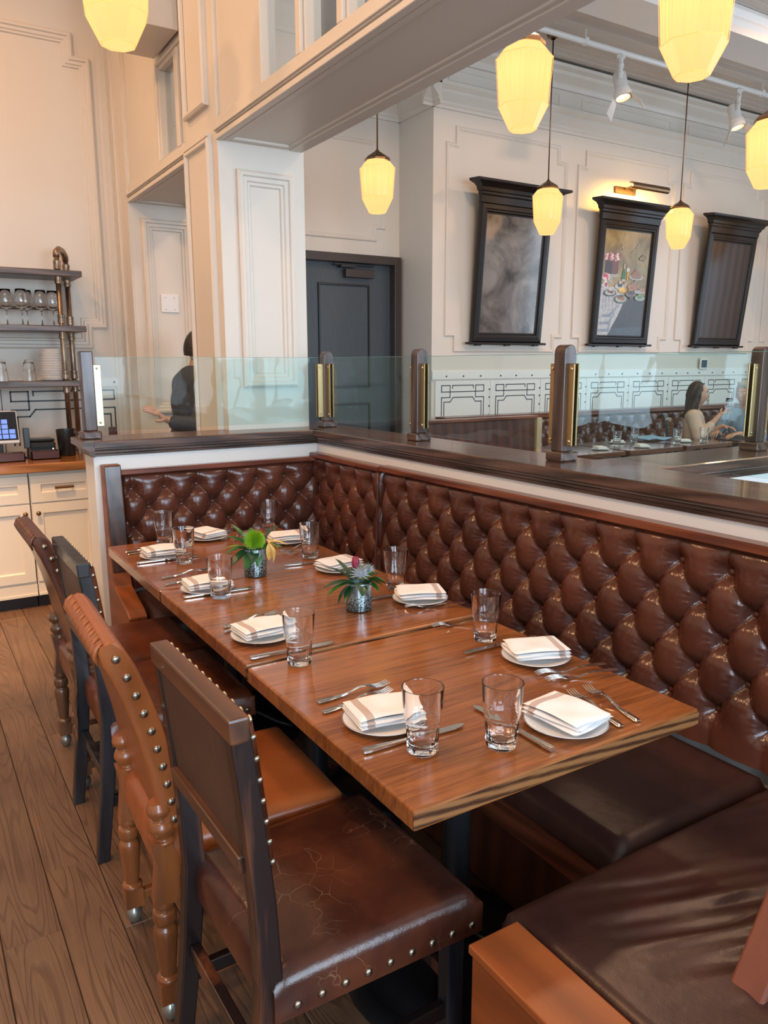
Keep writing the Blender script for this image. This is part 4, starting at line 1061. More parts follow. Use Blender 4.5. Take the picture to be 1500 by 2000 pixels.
# ------------------------------------------------------------------ vases with flowers
mv, nt, bs = newmat('mercury_glass'); L = nt.links.new
tc = N(nt, 'ShaderNodeTexCoord'); vv = N(nt, 'ShaderNodeTexNoise', Scale=190., Detail=3.); L(tc.outputs['Object'], vv.inputs['Vector'])
sx = N(nt, 'ShaderNodeSeparateXYZ'); L(tc.outputs['Object'], sx.inputs[0])
mr = N(nt, 'ShaderNodeMapRange'); mr.inputs['From Max'].default_value = .10; mr.inputs['To Min'].default_value = .10; mr.inputs['To Max'].default_value = -.22; L(sx.outputs['Z'], mr.inputs['Value'])
ad = N(nt, 'ShaderNodeMath', operation='ADD'); L(vv.outputs['Fac'], ad.inputs[0]); L(mr.outputs[0], ad.inputs[1])
rr_ = N(nt, 'ShaderNodeValToRGB'); e = rr_.color_ramp.elements; e[0].position = .44; e[1].position = .56; e[0].color = (.30, .42, .44, 1); e[1].color = (.045, .07, .075, 1)
L(ad.outputs[0], rr_.inputs[0]); L(rr_.outputs[0], bs.inputs['Base Color']); bs.inputs['Metallic'].default_value = .65; bs.inputs['Roughness'].default_value = .2
bs.inputs['Coat Weight'].default_value = .8
def vase(loc, label, r, h):
    t = thing('vase', label, 'vase', loc)
    MB().lathe([(r*.9, 0), (r, .003), (r, h), (r-.003, h), (r-.003, .012), (.002, .010)], 36, cap=False).build('vessel', mv, t, smooth=True, auto=50)
    MB().lathe([(.001, h-.012), (r-.0035, h-.012)], 24, cap=False).build('filling', M['leafdark'], t)
    return t
def leafmesh(L_, W, bend):
    b = MB(); v = []; f = []; n = 7
    for i in range(n+1):
        u = i/n; w_ = W*math.sin(PI*min(1, u*.93+.05))**.8*(1 if i < n else .02); x = L_*u; z = -bend*u*u*L_
        v += [(x, -w_, z+w_*.35), (x, 0, z), (x, w_, z+w_*.35)]
    for i in range(n):
        for k in range(2): f.append((i*3+k, i*3+k+1, i*3+4+k, i*3+3+k))
    return b.add(v, f)
LM = {}
def leaf(parent, base, az, el, L_, W, m, bend=.4, name='leaf'):
    key = (round(L_, 3), round(W, 3), m.name, bend)
    if key not in LM:
        o = leafmesh(L_, W, bend).build(name, m, parent, smooth=True, fix=False); LM[key] = o.data
    else:
        o = bpy.data.objects.new(name, LM[key]); COL.objects.link(o); adopt(o, parent)
    o.location = base; o.rotation_euler = (rng.uniform(-.5, .5), -el, az)
def spikes(c, r0, r1, n, w_, mtx=None, flat=None, up=-.2):
    b = MB()
    for i in range(n):
        zz = 1-(1-up)*(i+.5)/n; a = i*2.399963
        d = Vector((math.sqrt(max(0, 1-zz*zz))*math.cos(a), math.sqrt(max(0, 1-zz*zz))*math.sin(a), zz))
        s_ = d.orthogonal().normalized(); q = d.cross(s_); p0 = Vector(c)+d*r0*.3; p1 = Vector(c)+d*r0; p2 = Vector(c)+d*r1*random.uniform(.93, 1.05)
        b.add([p0+s_*w_*.6, p0-s_*w_*.6, p1+s_*w_, p1-s_*w_, p1+q*w_*.8, p2+q*w_*.3, ], [(0, 1, 3, 2), (2, 3, 5), (2, 5, 4), (3, 4, 5), (0, 2, 4), (1, 4, 3), (0, 4, 1)])
    return b
# vase with lime chrysanthemum and yellow lily
v1 = vase((1.027, 2.515+.026, ZTB), 'mercury glass vase with lime green chrysanthemum, yellow lily and leaves', .040, .100)
spikes((-.012, -.030, .135), .022, .041, 420, .0032, up=-.75).build('chrysanthemum', M['mum'], v1)
MB().ball((-.012, -.030, .135), .022, 12, 8).tube([(-.012, -.030, .12), (0, 0, .06)], .003, 6).build('flower_heart', M['mum'], v1, smooth=True)
for az, el, L_, W, mm in ((2.6, .9, .085, .017, 'leaf'), (2.9, .2, .085, .018, 'leaf'), (3.4, -.2, .085, .019, 'leafdark'), (3.8, -.7, .070, .017, 'leaf'), (2.2, 1.2, .105, .014, 'leaf'), (3.1, .55, .08, .014, 'leaflight'), (1.4, 1.0, .09, .019, 'leaf'), (.5, .9, .105, .021, 'leaf'),
                          (.2, 1.1, .10, .02, 'leafdark'), (-2.0, -.3, .06, .017, 'leafdark'), (4.6, -.75, .060, .016, 'leaf'), (1.9, .7, .08, .017, 'leafdark'), (2.4, .1, .09, .015, 'leafdark'), (-.3, .3, .075, .015, 'leaf'), (1.0, .4, .08, .018, 'leaf')):
    r0 = .022; leaf(v1, (r0*math.cos(az), r0*math.sin(az), .098), az, el, L_, W, M[mm])
lf = MB().tube([(.02, -.015, .09), (.04, -.03, .115)], .003, 6).build('lily', M['leaf'], v1)
for k, (az, el, l_) in enumerate(((-.9, -.75, .060), (-.25, -.25, .062), (.6, .45, .060), (-1.8, -1.1, .055), (-.5, .5, .055), (.1, -.9, .05))):
    q = leafmesh(l_, .0125, .7).build('petal', M['lily'], lf, smooth=True, fix=False); q.location = (.042, -.030, .118); q.rotation_euler = (0, -el, az)
bb = MB()
for k in range(16): bb.ball((.032+rng.uniform(-.014, .014), .005+rng.uniform(-.012, .012), .135+rng.uniform(-.012, .012)), .0035, 6, 4)
bb.build('berries', M['bud'], v1)
spikes((-.02, .018, .145), .006, .022, 30, .0018, up=-.3).build('thistle', M['thistle'], v1)
# vase with silver thistle
v2 = vase((1.146, 1.979+.026, ZTB), 'mercury glass vase with silver thistle, crimson bud and dark leaves', .041, .088)
spikes((-.010, -.028, .118), .008, .036, 46, .0028, up=-.35).build('thistle', M['thistle'], v2)
MB().ball((-.010, -.028, .118), .010, 10, 8, (1, 1, 1.25)).build('thistle_heart', M['thistle'], v2, smooth=True)
spikes((.040, .012, .118), .006, .026, 40, .0022, up=-.35).build('thistle', M['thistle'], v2)
for az, el, L_, W, mm in ((3.1, -.05, .095, .015, 'leaf'), (3.4, -.3, .09, .016, 'leafdark'), (2.8, .1, .09, .014, 'leafdark'), (2.5, .8, .085, .012, 'leafdark'), (2.2, 1.1, .085, .011, 'leafdark'), (3.7, -.25, .085, .015, 'leafdark'),
                          (.0, .55, .06, .024, 'leaf'), (.5, .75, .07, .024, 'leaf'), (-.5, .15, .065, .025, 'leaf'), (-1.0, -.15, .055, .023, 'leaf'), (-.1, -.1, .065, .020, 'leaf'), (4.4, -.1, .065, .018, 'leafdark'), (1.2, .7, .07, .018, 'leafdark'), (.8, .3, .07, .02, 'leafdark'), (-.75, .4, .06, .022, 'leaf')):
    r0 = .020; leaf(v2, (r0*math.cos(az), r0*math.sin(az), .088), az, el, L_, W, M[mm], .3)
bd = MB()
for k in range(5): bd.ball((-.004+.006*math.cos(k*1.25), .010+.006*math.sin(k*1.25), .146), .009, 8, 6, (.7, .7, 2.2))
bd.build('bud', M['bud'], v2, smooth=True)
MB().box(-.011, -.004, .035, .036, .088, .150).build('plastic_pick', M['whiteplastic'], v1)
# torn hide hanging from the farther black chair's seat corner
for c in [o for o in COL.objects if o.name.startswith('block_back_chair.001')][:1]:
    b = MB().grid(lambda u, v: (.004*math.sin(v*9)-.022-.01*v, .175-.055*u-.012*v*math.sin(u*9), .47-.26*v*(.55+.45*math.sin(u*2.6+.4))), 8, 14)
    b.build('torn_hide_flap', mat('brown_hide', (.16, .075, .035), .8, noise=.5, nscale=40, stretch=(1, 1, .1)), c, smooth=True)
# ------------------------------------------------------------------ pendant lamps
ms, nt, bs = newmat('opal_glass_shade'); L = nt.links.new; nt.nodes.remove(bs); out = nt.nodes['Material Output']
tr = N(nt, 'ShaderNodeBsdfTranslucent'); tr.inputs[0].default_value = (.55, .44, .24, 1)
em = N(nt, 'ShaderNodeEmission', Strength=.66); em.inputs[0].default_value = (1.0, .57, .25, 1)
gl = N(nt, 'ShaderNodeBsdfGlossy', Roughness=.15); gl.inputs[0].default_value = (.04, .04, .04, 1)
a1 = N(nt, 'ShaderNodeAddShader'); a2 = N(nt, 'ShaderNodeAddShader'); L(tr.outputs[0], a1.inputs[0]); L(em.outputs[0], a1.inputs[1]); L(a1.outputs[0], a2.inputs[0]); L(gl.outputs[0], a2.inputs[1]); L(a2.outputs[0], out.inputs['Surface'])
M['seam'] = emis('amber_seam', (1.0, .50, .14), .60)
def pendant(x, y, z, zc, label, watt=.26, rz=0):
    t = thing('pendant_lamp', label, 'lamp', (x, y, z), rz, 'faceted pendant lamps')
    pr = [(.070, .205, 0), (.098, .192, 0), (.139, .142, .3), (.1385, .135, 1), (.122, -.078, 1), (.1215, -.085, .2), (.068, -.196, 0), (.064, -.200, 0), (.0, -.204, 0)]
    n = 64; v = []; f = []
    for r, zz, fl_ in pr:
        for k in range(n):
            a = 2*PI*k/n; q = (a % (PI/4))-PI/8; rr = r*math.cos(PI/8)/math.cos(q)*1.04
            rr += -.0035*fl_*(1 if (k % 4) == 0 else (.25 if k % 2 else .0))
            v.append((rr*math.cos(a), rr*math.sin(a), zz))
    for i in range(len(pr)-1):
        for k in range(n): f.append((i*n+k, i*n+(k+1) % n, (i+1)*n+(k+1) % n, (i+1)*n+k))
    sh_ = MB().add(v, f).build('shade', ms, t)
    sm = MB()
    def rim(r, zz): return [(r*math.cos(PI/4*k)*1.045, r*math.sin(PI/4*k)*1.045, zz) for k in range(8)]
    for r, zz in ((.139, .142), (.1215, -.085), (.066, -.198)): sm.tube(rim(r, zz), .0016, 5, closed=True)
    for k in range(8):
        c, s_ = math.cos(PI/4*k)*1.045, math.sin(PI/4*k)*1.045
        sm.tube([(r*c, r*s_, zz) for r, zz in ((.139, .142), (.1215, -.085), (.066, -.198))], .0014, 5)
        for q in (.25, .5, .75):
            a0 = PI/4*k; a1 = a0+PI/4; ex = lambda r, zz: ((math.cos(a0)*(1-q)+math.cos(a1)*q)*r*1.043, (math.sin(a0)*(1-q)+math.sin(a1)*q)*r*1.043, zz)
            sm.tube([ex(.139, .140), ex(.1215, -.083)], .0011, 4)
    sm.build('seam', M['seam'], sh_)
    MB().lathe([(.012, .285), (.018, .272), (.045, .255), (.096, .222), (.104, .212), (.104, .196), (.072, .206), (.010, .208)], 8).build('cap', M['bronze'], t)
    MB().tube([(0, 0, .27), (0, 0, zc-z-.02)], .006, 8).build('rod', M['bronze'], t, smooth=True)
    MB().lathe([(.02, zc-z-.05), (.055, zc-z-.03), (.062, zc-z), (.0, zc-z)], 24, cap=False).build('canopy', M['bronze'], t, smooth=True, auto=40)
    l = bpy.data.lights.new('bulb', 'POINT'); l.energy = watt; l.color = (1.0, .86, .30); l.shadow_soft_size = .035
    o = bpy.data.objects.new('bulb', l); COL.objects.link(o); o.parent = t; o.location = (0, 0, .07)
    return t
pendant(.90, 3.49, 2.96, 4.2, 'pendant lamp at the upper left in front of the cream wall', rz=.2)
pendant(2.78, 2.19, 2.80, 4.43, 'largest looking pendant lamp, cut by the top edge at the right')
pendant(2.88, 3.29, 2.875, 4.43, 'pendant lamp just under the grey beam soffit, above the first picture', rz=.1)
pendant(3.48, 5.72, 2.90, 4.405, 'pendant lamp hanging above the charcoal door', rz=.1)
pendant(5.34, 5.72, 2.880, 4.405, 'pendant lamp on a long rod in front of the first picture', rz=.3)
pendant(7.22, 5.72, 2.885, 4.405, 'pendant lamp on a long rod between second and third pictures', rz=.15)
pendant(4.93, 3.25, 2.81, 4.43, 'big pendant lamp at the right edge above the third picture', rz=.4)
pendant(8.98, 5.62, 2.86, 4.405, 'half hidden pendant lamp at the right edge beside the third picture', rz=.2)

# track spotlights on the white pipe
def track(x, label, rz):
    t = thing('track_spotlight', label, 'spotlight', (x, 5.50, 4.274), rz)
    MB().box(-.035, .035, -.03, .03, -.03, .0).tube([(0, 0, -.02), (0, 0, -.20)], .022, 12).build('stem', M['white'], t, bevel=.003)
    c = [(.045*math.cos(a)+.01*a/6, .02*math.sin(a), -.02-.012*a) for a in [k*.5 for k in range(26)]]
    MB().tube(c, .007, 6).build('coiled_cable', M['white'], t, smooth=True)
    k = T(.06, 0, -.25) @ RY(.15) @ RX(-.25) @ Matrix.Scale(1.25, 4)
    MB().lathe([(.045, .10), (.050, .09), (.050, -.02), (.058, -.025), (.058, -.05), (.066, -.055), (.066, -.09), (.052, -.09), (.040, -.05), (0, -.04)], 24, k, cap=False).lathe([(0, .10), (.045, .10)], 24, k, cap=False).build('lamp_head', M['white'], t, smooth=True, auto=40)
    MB().tube([(0, 0, -.20), (.06, 0, -.20)], .010, 8).build('yoke', M['white'], t)
    MB().lathe([(0, -.07), (.045, -.072)], 20, k, cap=False).build('lens', emis('lens_glow', (1.0, .62, .30), 4.), t)
    for s in (-1, 1):
        q = k @ T(0, s*.062, -.088) @ RX(s*.55)
        MB().prism([(-.048, 0), (.048, 0), (.075, -.12), (-.075, -.12)], -.0015, .0015, 'y', q).build('barn_door', M['white'], t)
track(5.98, 'track spotlight with two barn doors, between two pendant rods', .5)
track(7.75, 'track spotlight with barn doors farther right on the white pipe', .9)

# ------------------------------------------------------------------ pictures
def picture(x, label, canvas, tilt, extra=None):
    t = thing('framed_picture', label, 'picture', (x, 6.262, 1.70), 0)
    t.rotation_euler = (tilt, 0, 0)
    W, H_ = .455, 1.30
    MB().ring(rect(-W, W, .0, H_), [(0, -.0), (0, .030), (.012, .044), (.05, .048), (.06, .040), (.072, .040), (.082, .022), (.095, .018)], 'xz', 0, -1).box(-W+.01, W-.01, -.006, 0, .01, H_-.01).build('frame', M['frame'], t)
    c = [(-.50, 0), (.50, 0), (.50, .03), (.49, .035)]
    # cornice: stepped ogee flaring up and out on three sides
    b = MB(); st = [(.46, .04, 1.30), (.462, .046, 1.36), (.475, .058, 1.372), (.475, .062, 1.392), (.490, .075, 1.40), (.500, .085, 1.43), (.530, .112, 1.455), (.575, .140, 1.470), (.590, .150, 1.475), (.592, .150, 1.497)]
    v = []; f = []
    for hx, d, z in st: v += [(-hx, 0, z), (-hx, -d, z), (hx, -d, z), (hx, 0, z)]
    for i in range(len(st)-1):
        for k in range(4): f.append((i*4+k, i*4+(k+1) % 4, i*4+4+(k+1) % 4, i*4+4+k))
    f += [(0, 3, 2, 1), tuple(len(v)-4+k for k in range(4))]
    b.add(v, f).build('cornice', M['frame'], t)
    MB().box(-.515, .515, -.055, 0, -.022, 0).build('base_ledge', M['frame'], t, bevel=.006)
    fe = MB()
    for q in (-.38, 0, .38): fe.box(q-.03, q+.03, -.05, -.01, -.034, -.022)
    fe.build('bracket', M['blackmetal'], t)
    o = MB().box(-W+.085, W-.085, -.016, -.010, .085, H_-.085).build('canvas', canvas, t)
    return t
m1, nt, bs = newmat('smoky_antique_mirror'); L = nt.links.new
tc = N(nt, 'ShaderNodeTexCoord'); n1 = N(nt, 'ShaderNodeTexNoise', Scale=2.3, Detail=6., Roughness=.62, Distortion=.5); L(tc.outputs['Object'], n1.inputs['Vector'])
r1 = N(nt, 'ShaderNodeValToRGB'); e = r1.color_ramp.elements; e[0].position = .36; e[1].position = .62; e[0].color = (.045, .038, .036, 1); e[1].color = (.26, .235, .215, 1)
L(n1.outputs['Fac'], r1.inputs[0]); L(r1.outputs[0], bs.inputs['Base Color']); bs.inputs['Metallic'].default_value = .25; bs.inputs['Roughness'].default_value = .16; bs.inputs['Coat Weight'].default_value = .4
m2, nt, bs = newmat('painted_curtain_reflection'); L = nt.links.new  # brown stripes: curtain reflections in a mirror, painted into the colour
tc = N(nt, 'ShaderNodeTexCoord'); wv = N(nt, 'ShaderNodeTexWave', Scale=2.2, Distortion=1.5, Detail=2.); wv.bands_direction = 'X'; L(tc.outputs['Object'], wv.inputs['Vector'])
r1 = N(nt, 'ShaderNodeValToRGB'); e = r1.color_ramp.elements; e[0].color = (.030, .018, .014, 1); e[1].color = (.060, .036, .028, 1); L(wv.outputs['Fac'], r1.inputs[0]); L(r1.outputs[0], bs.inputs['Base Color']); bs.inputs['Roughness'].default_value = .3
m3, nt, bs = newmat('ochre_canvas'); L = nt.links.new
tc = N(nt, 'ShaderNodeTexCoord'); n1 = N(nt, 'ShaderNodeTexNoise', Scale=3., Detail=6., Roughness=.6, Distortion=.8); L(tc.outputs['Object'], n1.inputs['Vector'])
r1 = N(nt, 'ShaderNodeValToRGB'); e = r1.color_ramp.elements; e[0].position = .3; e[1].position = .62; e[0].color = (.09, .062, .030, 1); e[1].color = (.36, .27, .11, 1)
L(n1.outputs['Fac'], r1.inputs[0]); L(r1.outputs[0], bs.inputs['Base Color']); bs.inputs['Roughness'].default_value = .35
picture(5.33, 'first picture from the door, a black corniced frame round a smoky grey mirror', m1, .085)
p2 = picture(6.98, 'black corniced frame with still life of cakes, bottle and plates, under a brass picture light', m3, .06)
picture(8.72, 'black corniced frame round a mirror with brown curtain reflections painted on, under no light', m2, .10)
# the still life itself: flat shapes of paint on the canvas
PC = {}
def pc(col):
    k = tuple(col)
    if k not in PC: PC[k] = mat('paint_%d' % len(PC), col, .35, noise=.35, nscale=40)
    return PC[k]
pb = MB(); pm = []; lay = [0]
U0, U1, V0, V1 = -.368, .368, 1.213, .087
def uv(u, v): return (U0+(U1-U0)*u, V0+(V1-V0)*v)
def paint(pts, col):
    m_ = pc(col)
    if m_ not in pm: pm.append(m_)
    pb.cur = pm.index(m_); lay[0] += 1; y = -.0164-lay[0]*.00009
    P_ = [uv(*p) for p in pts]; pb.add([(p[0], y, p[1]) for p in P_], [tuple(range(len(P_)))])
def ell(cu, cv, ru, rv_, col, n=18): paint([(cu+ru*math.cos(2*PI*k/n), cv+rv_*math.sin(2*PI*k/n)) for k in range(n)], col)
BR = (.075, .055, .045)
paint([(.0, .60), (.98, .60), (1, 1), (0, 1)], BR); paint([(.32, .66), (.97, .64), (.99, 1), (.25, 1)], (.055, .045, .045)); paint([(.25, .93), (1, .90), (1, 1), (.2, 1)], (.07, .085, .10))
paint([(0, .545), (.30, .53), (.50, .60), (.51, .685), (.42, .80), (.30, .92), (.22, 1), (0, 1)], (.50, .50, .49))
for a, b_, c_ in ((.08, .80, .40), (.04, .87, .33), (.02, .94, .26)):
    paint([(a, b_), (.22, b_-.01), (c_, b_-.10), (c_+.03, b_-.105), (.25, b_+.02), (a, b_+.02)], (.25, .30, .36))
for u in (.06, .12, .19, .27, .35): paint([(u, .60), (u+.02, .60), (u+.03, .76), (u+.015, .76)], (.33, .34, .36))
ell(.20, .425, .19, .018, (.42, .38, .33)); paint([(.17, .43), (.23, .43), (.25, .50), (.15, .50)], (.40, .36, .32))
paint([(.06, .28), (.33, .28), (.335, .40), (.30, .412), (.20, .415), (.10, .412), (.055, .40)], (.055, .018, .012)); paint([(.20, .285), (.325, .285), (.33, .40), (.21, .41)], (.17, .045, .028))
for k in range(26): ell(.05+.29*(k % 9)/8+rng.uniform(-.01, .01), .235+.022*(k//9)+rng.uniform(-.008, .008), .030, .014, ((.55, .25, .23), (.75, .62, .58), (.32, .06, .05))[k % 3], 9)
ell(.09, .445, .085, .036, (.72, .60, .58)); ell(.07, .432, .05, .018, (.55, .05, .08)); ell(.12, .45, .018, .03, (.60, .10, .12)); paint([(.06, .48), (.12, .48), (.14, .515), (.03, .515)], (.7, .68, .66))
ell(.08, .525, .075, .02, (.62, .60, .58)); ell(.105, .515, .03, .02, (.45, .05, .07))
paint([(.450, .31), (.470, .31), (.475, .365), (.500, .40), (.500, .455), (.425, .455), (.425, .40), (.445, .365)], (.035, .16, .035)); paint([(.450, .31), (.470, .31), (.472, .355), (.446, .355)], (.6, .55, .35)); paint([(.428, .455), (.50, .455), (.50, .475), (.428, .475)], (.5, .48, .42))
ell(.545, .365, .035, .022, (.62, .60, .58)); paint([(.53, .38), (.565, .38), (.56, .455), (.535, .455)], (.72, .34, .05))
ell(.735, .430, .155, .026, (.60, .55, .48)); ell(.735, .425, .125, .019, (.34, .20, .12)); paint([(.715, .45), (.745, .45), (.76, .52), (.70, .52)], (.35, .30, .27))
for u, v, r in ((.68, .405, .05), (.76, .40, .055), (.72, .385, .05), (.80, .415, .04), (.735, .365, .025)): ell(u, v, r, r*.42, (.40, .19, .09))
for u, v, r in ((.62, .52, .055), (.70, .505, .06), (.80, .515, .055), (.88, .545, .06), (.72, .54, .05), (.64, .555, .05)): ell(u, v, r, r*.40, ((.45, .24, .12), (.58, .36, .20))[int(u*100) % 2])
ell(.84, .565, .12, .018, (.55, .50, .46)); ell(.90, .548, .05, .02, (.50, .28, .16))
ell(.40, .525, .11, .030, (.55, .53, .50)); ell(.40, .510, .055, .022, (.06, .05, .05)); ell(.40, .487, .03, .016, (.55, .52, .50)); ell(.52, .50, .04, .025, (.45, .32, .22))
ell(.20, .592, .135, .032, (.06, .08, .05)); ell(.20, .588, .105, .024, (.52, .52, .48)); paint([(.15, .555), (.27, .565), (.26, .60), (.14, .585)], (.18, .055, .03)); ell(.205, .56, .05, .012, (.60, .56, .52))
ell(.455, .560, .085, .026, (.75, .42, .03)); ell(.455, .55, .055, .014, (.85, .62, .12))
ell(.65, .592, .11, .030, (.24, .19, .17)); ell(.65, .58, .075, .022, (.10, .07, .07)); paint([(.61, .61), (.69, .61), (.67, .64), (.63, .64)], (.12, .09, .08))
ell(.855, .625, .115, .028, (.34, .42, .30)); ell(.855, .605, .055, .024, (.14, .28, .10)); ell(.855, .597, .04, .010, (.30, .42, .18))
ell(.445, .645, .145, .040, (.09, .14, .08)); ell(.445, .642, .115, .030, (.55, .52, .46)); ell(.41, .632, .05, .018, (.26, .11, .05)); ell(.48, .640, .055, .020, (.34, .15, .07)); ell(.45, .615, .04, .014, (.12, .06, .04))
for u, v in ((.38, .16), (.40, .18), (.72, .13), (.70, .15), (.65, .19), (.61, .20)): ell(u, v, .012, .006, (.62, .55, .42), 8)
ell(.86, .24, .06, .03, (.30, .20, .08)); ell(.80, .25, .04, .015, (.38, .26, .12))
pb.build('painted_still_life', pm, p2, fix=False)['kind'] = 'stuff'
# picture light over the still life
t = thing('picture_light', 'brass picture light mounted above the still life picture', 'lamp', (7.0, 6.30, 3.34))
MB().box(-.16, .16, -.03, 0, -.035, .035).build('wall_bracket', M['bronze'], t, bevel=.006)
MB().tube([(-.02, -.02, .01), (0, -.14, .035), (.02, -.27, .012)], .010, 8).tube([(.10, -.02, .01), (.12, -.14, .035), (.14, -.27, .012)], .010, 8).build('arm', M['brass'], t, smooth=True)
sh = [(.036*math.cos(a), .036*math.sin(a)) for a in [.9+PI*k/7 for k in range(9)]]+[(.031*math.cos(a), .031*math.sin(a)) for a in [.9+PI*k/7 for k in range(8, -1, -1)]]
MB().prism([(y-.29, z-.01) for y, z in sh], -.22, .36, 'x').build('shade', M['bronze'], t, smooth=True, auto=40)
MB().tube([(-.18, -.285, -.008), (.32, -.285, -.008)], .011, 8).build('tube_bulb', emis('warm_tube', (1.0, .62, .16), 9.), t)
area('picture_lamp', (7.07, 6.03, 3.30), (.55, 0, 0), .5, .03, 14., (1.0, .62, .16))

# ------------------------------------------------------------------ cabinets, counter, shelves (left)
def cabinet(x0, x1, label):
    t = thing('base_cabinet', label, 'cabinet', ((x0+x1)/2, 5.45, 0), 0, 'cream base cabinets'); w_ = (x1-x0)/2; O = -5.45
    def q(o): return o
    MB().box(-w_+.001, w_-.001, 5.118+O, 5.84+O, .10, .850).box(-w_+.001, w_-.001, 5.104+O, 5.118+O, .08, .155).box(-w_+.001, w_-.001, 5.098+O, 5.118+O, .08, .095).build('body', M['cabinet'], t)
    MB().box(-w_+.001, w_-.001, 5.15+O, 5.83+O, 0, .098).build('toe_kick', M['blackmetal'], t)
    for nm, z0, z1 in (('drawer', .665, .832), ('door', .17, .655)):
        o = MB().ring(rect(-w_+.004, w_-.004, z0, z1), [(0, 0), (0, .018), (.058, .018), (.062, .012), (.064, .006)], 'xz', 5.118+O, -1).box(-w_+.06, w_-.06, 5.112+O, 5.117+O, z0+.06, z1-.06).build(nm, M['cabinet'], t, bevel=.001, seg=1)
        if nm == 'drawer':
            h = MB()
            h.tube([(-.045, 5.100+O, .752), (-.045, 5.080+O, .752)], .006, 8).tube([(.045, 5.100+O, .752), (.045, 5.080+O, .752)], .006, 8).tube([(-.055, 5.078+O, .752), (.055, 5.078+O, .752)], .009, 10).build('handle', M['bronze'], o, smooth=True, auto=50)
        else:
            for s in ((-1,) if x0 > .3 else (1,) if x0 > -.3 else (-1,)):
                MB().lathe([(.006, 0), (.006, .012), (.014, .018), (.014, .026), (.008, .030), (0, .030)], 14, T(s*(w_-.035), 5.10+O, .60) @ RX(PI/2), cap=False).build('knob', M['bronze'], o, smooth=True)
cabinet(.622, 1.010, 'cream base cabinet nearest the divider, its drawer with a bronze bar handle')
cabinet(-.04, .618, 'cream base cabinet at the left edge of the picture')
cabinet(-.70, -.044, 'cream base cabinet beyond the left edge')
ct = MB().box(-1.2, 1.40, 5.065, 5.85, .852, .905).build('worktop', M['counter'], None, bevel=.006)
tag(ct, 'orange brown butcher-block worktop on the cream cabinets', 'worktop')
# pipe stand and boards
t = thing('pipe_shelf_stand', 'aged metal pipe stand carrying the three wall shelves', 'shelf stand', (1.0, 5.66, .906))
def PP(o=None): return None
fy, ry = 5.56-5.66, 5.76-5.66
MB().tube([(-.043, fy, 0), (-.043, fy, 1.27)], .017, 12).build('pipe', M['pipe'], t, smooth=True)
MB().tube([(.047, ry, .0), (.047, ry, 1.27)], .017, 12).build('pipe', M['pipe'], t, smooth=True)
MB().tube([(-.043, fy, 1.27), (-.040, fy+.005, 1.30), (-.015, fy+.06, 1.325), (.019, ry-.06, 1.325), (.044, ry-.005, 1.30), (.047, ry, 1.27)], .021, 12).build('elbow', M['pipe'], t, smooth=True)
for (x, y) in ((-.043, fy), (.047, ry)):
    for z in (.10, .43, .52, .78, .88, 1.13, 1.22):
        MB().lathe([(.018, -.028), (.023, -.026), (.023, -.008), (.021, 0), (.023, .008), (.023, .026), (.018, .028)], 12, T(x, y, z)).build('coupling', M['pipe'], t, smooth=True, auto=50)
MB().lathe([(.04, 0), (.04, .006), (.02, .01), (.02, .03)], 16, T(-.043, fy, 0)).lathe([(.04, 0), (.04, .006), (.02, .01), (.02, .03)], 16, T(.047, ry, 0)).build('flange', M['pipe'], t)
MB().tube([(0, ry+.0, .955), (-1.9, ry+.0, .955)], .010, 10).build('rail', M['pipe'], t, smooth=True)
for z, x1, lab in ((2.090, 1.095, 'top empty grey-brown shelf board on the pipe stand'), (1.742, 1.100, 'middle shelf board holding the wine glasses'), (1.388, 1.045, 'lowest shelf board holding plates and tumblers')):
    o = MB().box(-1.2, x1, 5.50, 5.83, z-.038, z).build('shelf_board', M['shelf'], None, bevel=.004); tag(o, lab, 'shelf')
def wineglass():
    t = thing('wine_glass', '', 'wine glass', (0, 0, 0))
    MB().lathe([(.0, .0), (.034, 0), (.034, .0015), (.012, .004), (.004, .010), (.0032, .05), (.0035, .085), (.010, .095), (.028, .11), (.040, .135), (.041, .155), (.036, .19), (.031, .225), (.0300, .225), (.0350, .19), (.0398, .155), (.0388, .136), (.027, .112), (.009, .098), (0, .096)], 28, cap=False).build('glass_body', M['glass'], t, smooth=True)
    return t
wg = wineglass()
for i, (x, y, lab) in enumerate(((.925, 5.64, 'wine glass closest to the pipe stand'), (.850, 5.62, 'second wine glass from the pipe stand'), (.770, 5.67, 'third wine glass from the pipe stand'), (.728, 5.58, 'fourth wine glass from the pipe stand'), (.645, 5.64, 'fifth wine glass from the pipe stand'), (.565, 5.60, 'wine glass at the left edge of the middle shelf'))):
    o = wg if i == 0 else dup(wg); o.location = (x, y, 1.7425); o['label'] = lab; o['group'] = 'wine glasses on the middle shelf'
for x, y, lab in ((.741, 5.60, 'upturned tumbler beside the plate stack on the lowest shelf'), (.575, 5.60, 'upturned tumbler at the left edge of the lowest shelf')):
    o = tumbler((x, y, 1.3885+.1358), lab, 'upturned tumblers on the lowest shelf'); o.rotation_euler = (PI, 0, 0)
pl = None
for k in range(19):
    lab = 'plate in the tall white stack on the lowest shelf'
    if k == 0: lab = 'bottom plate of the tall white stack'
    if k == 18: lab = 'topmost plate of the tall white stack'
    if pl is None:
        pl = MB().lathe([(0, 0), (.055, 0), (.060, .002), (.076, .008), (.078, .0095), (.077, .0105), (.060, .006), (0, .004)], 36, cap=False).build('plate', M['china'], None, smooth=True); o = pl
    else: o = pl.copy(); COL.objects.link(o)
    o.location = (.885+rng.uniform(-.0015, .0015), 5.61+rng.uniform(-.0015, .0015), 1.3885+k*.0108); tag(o, lab, 'plate', 'stack of white plates')
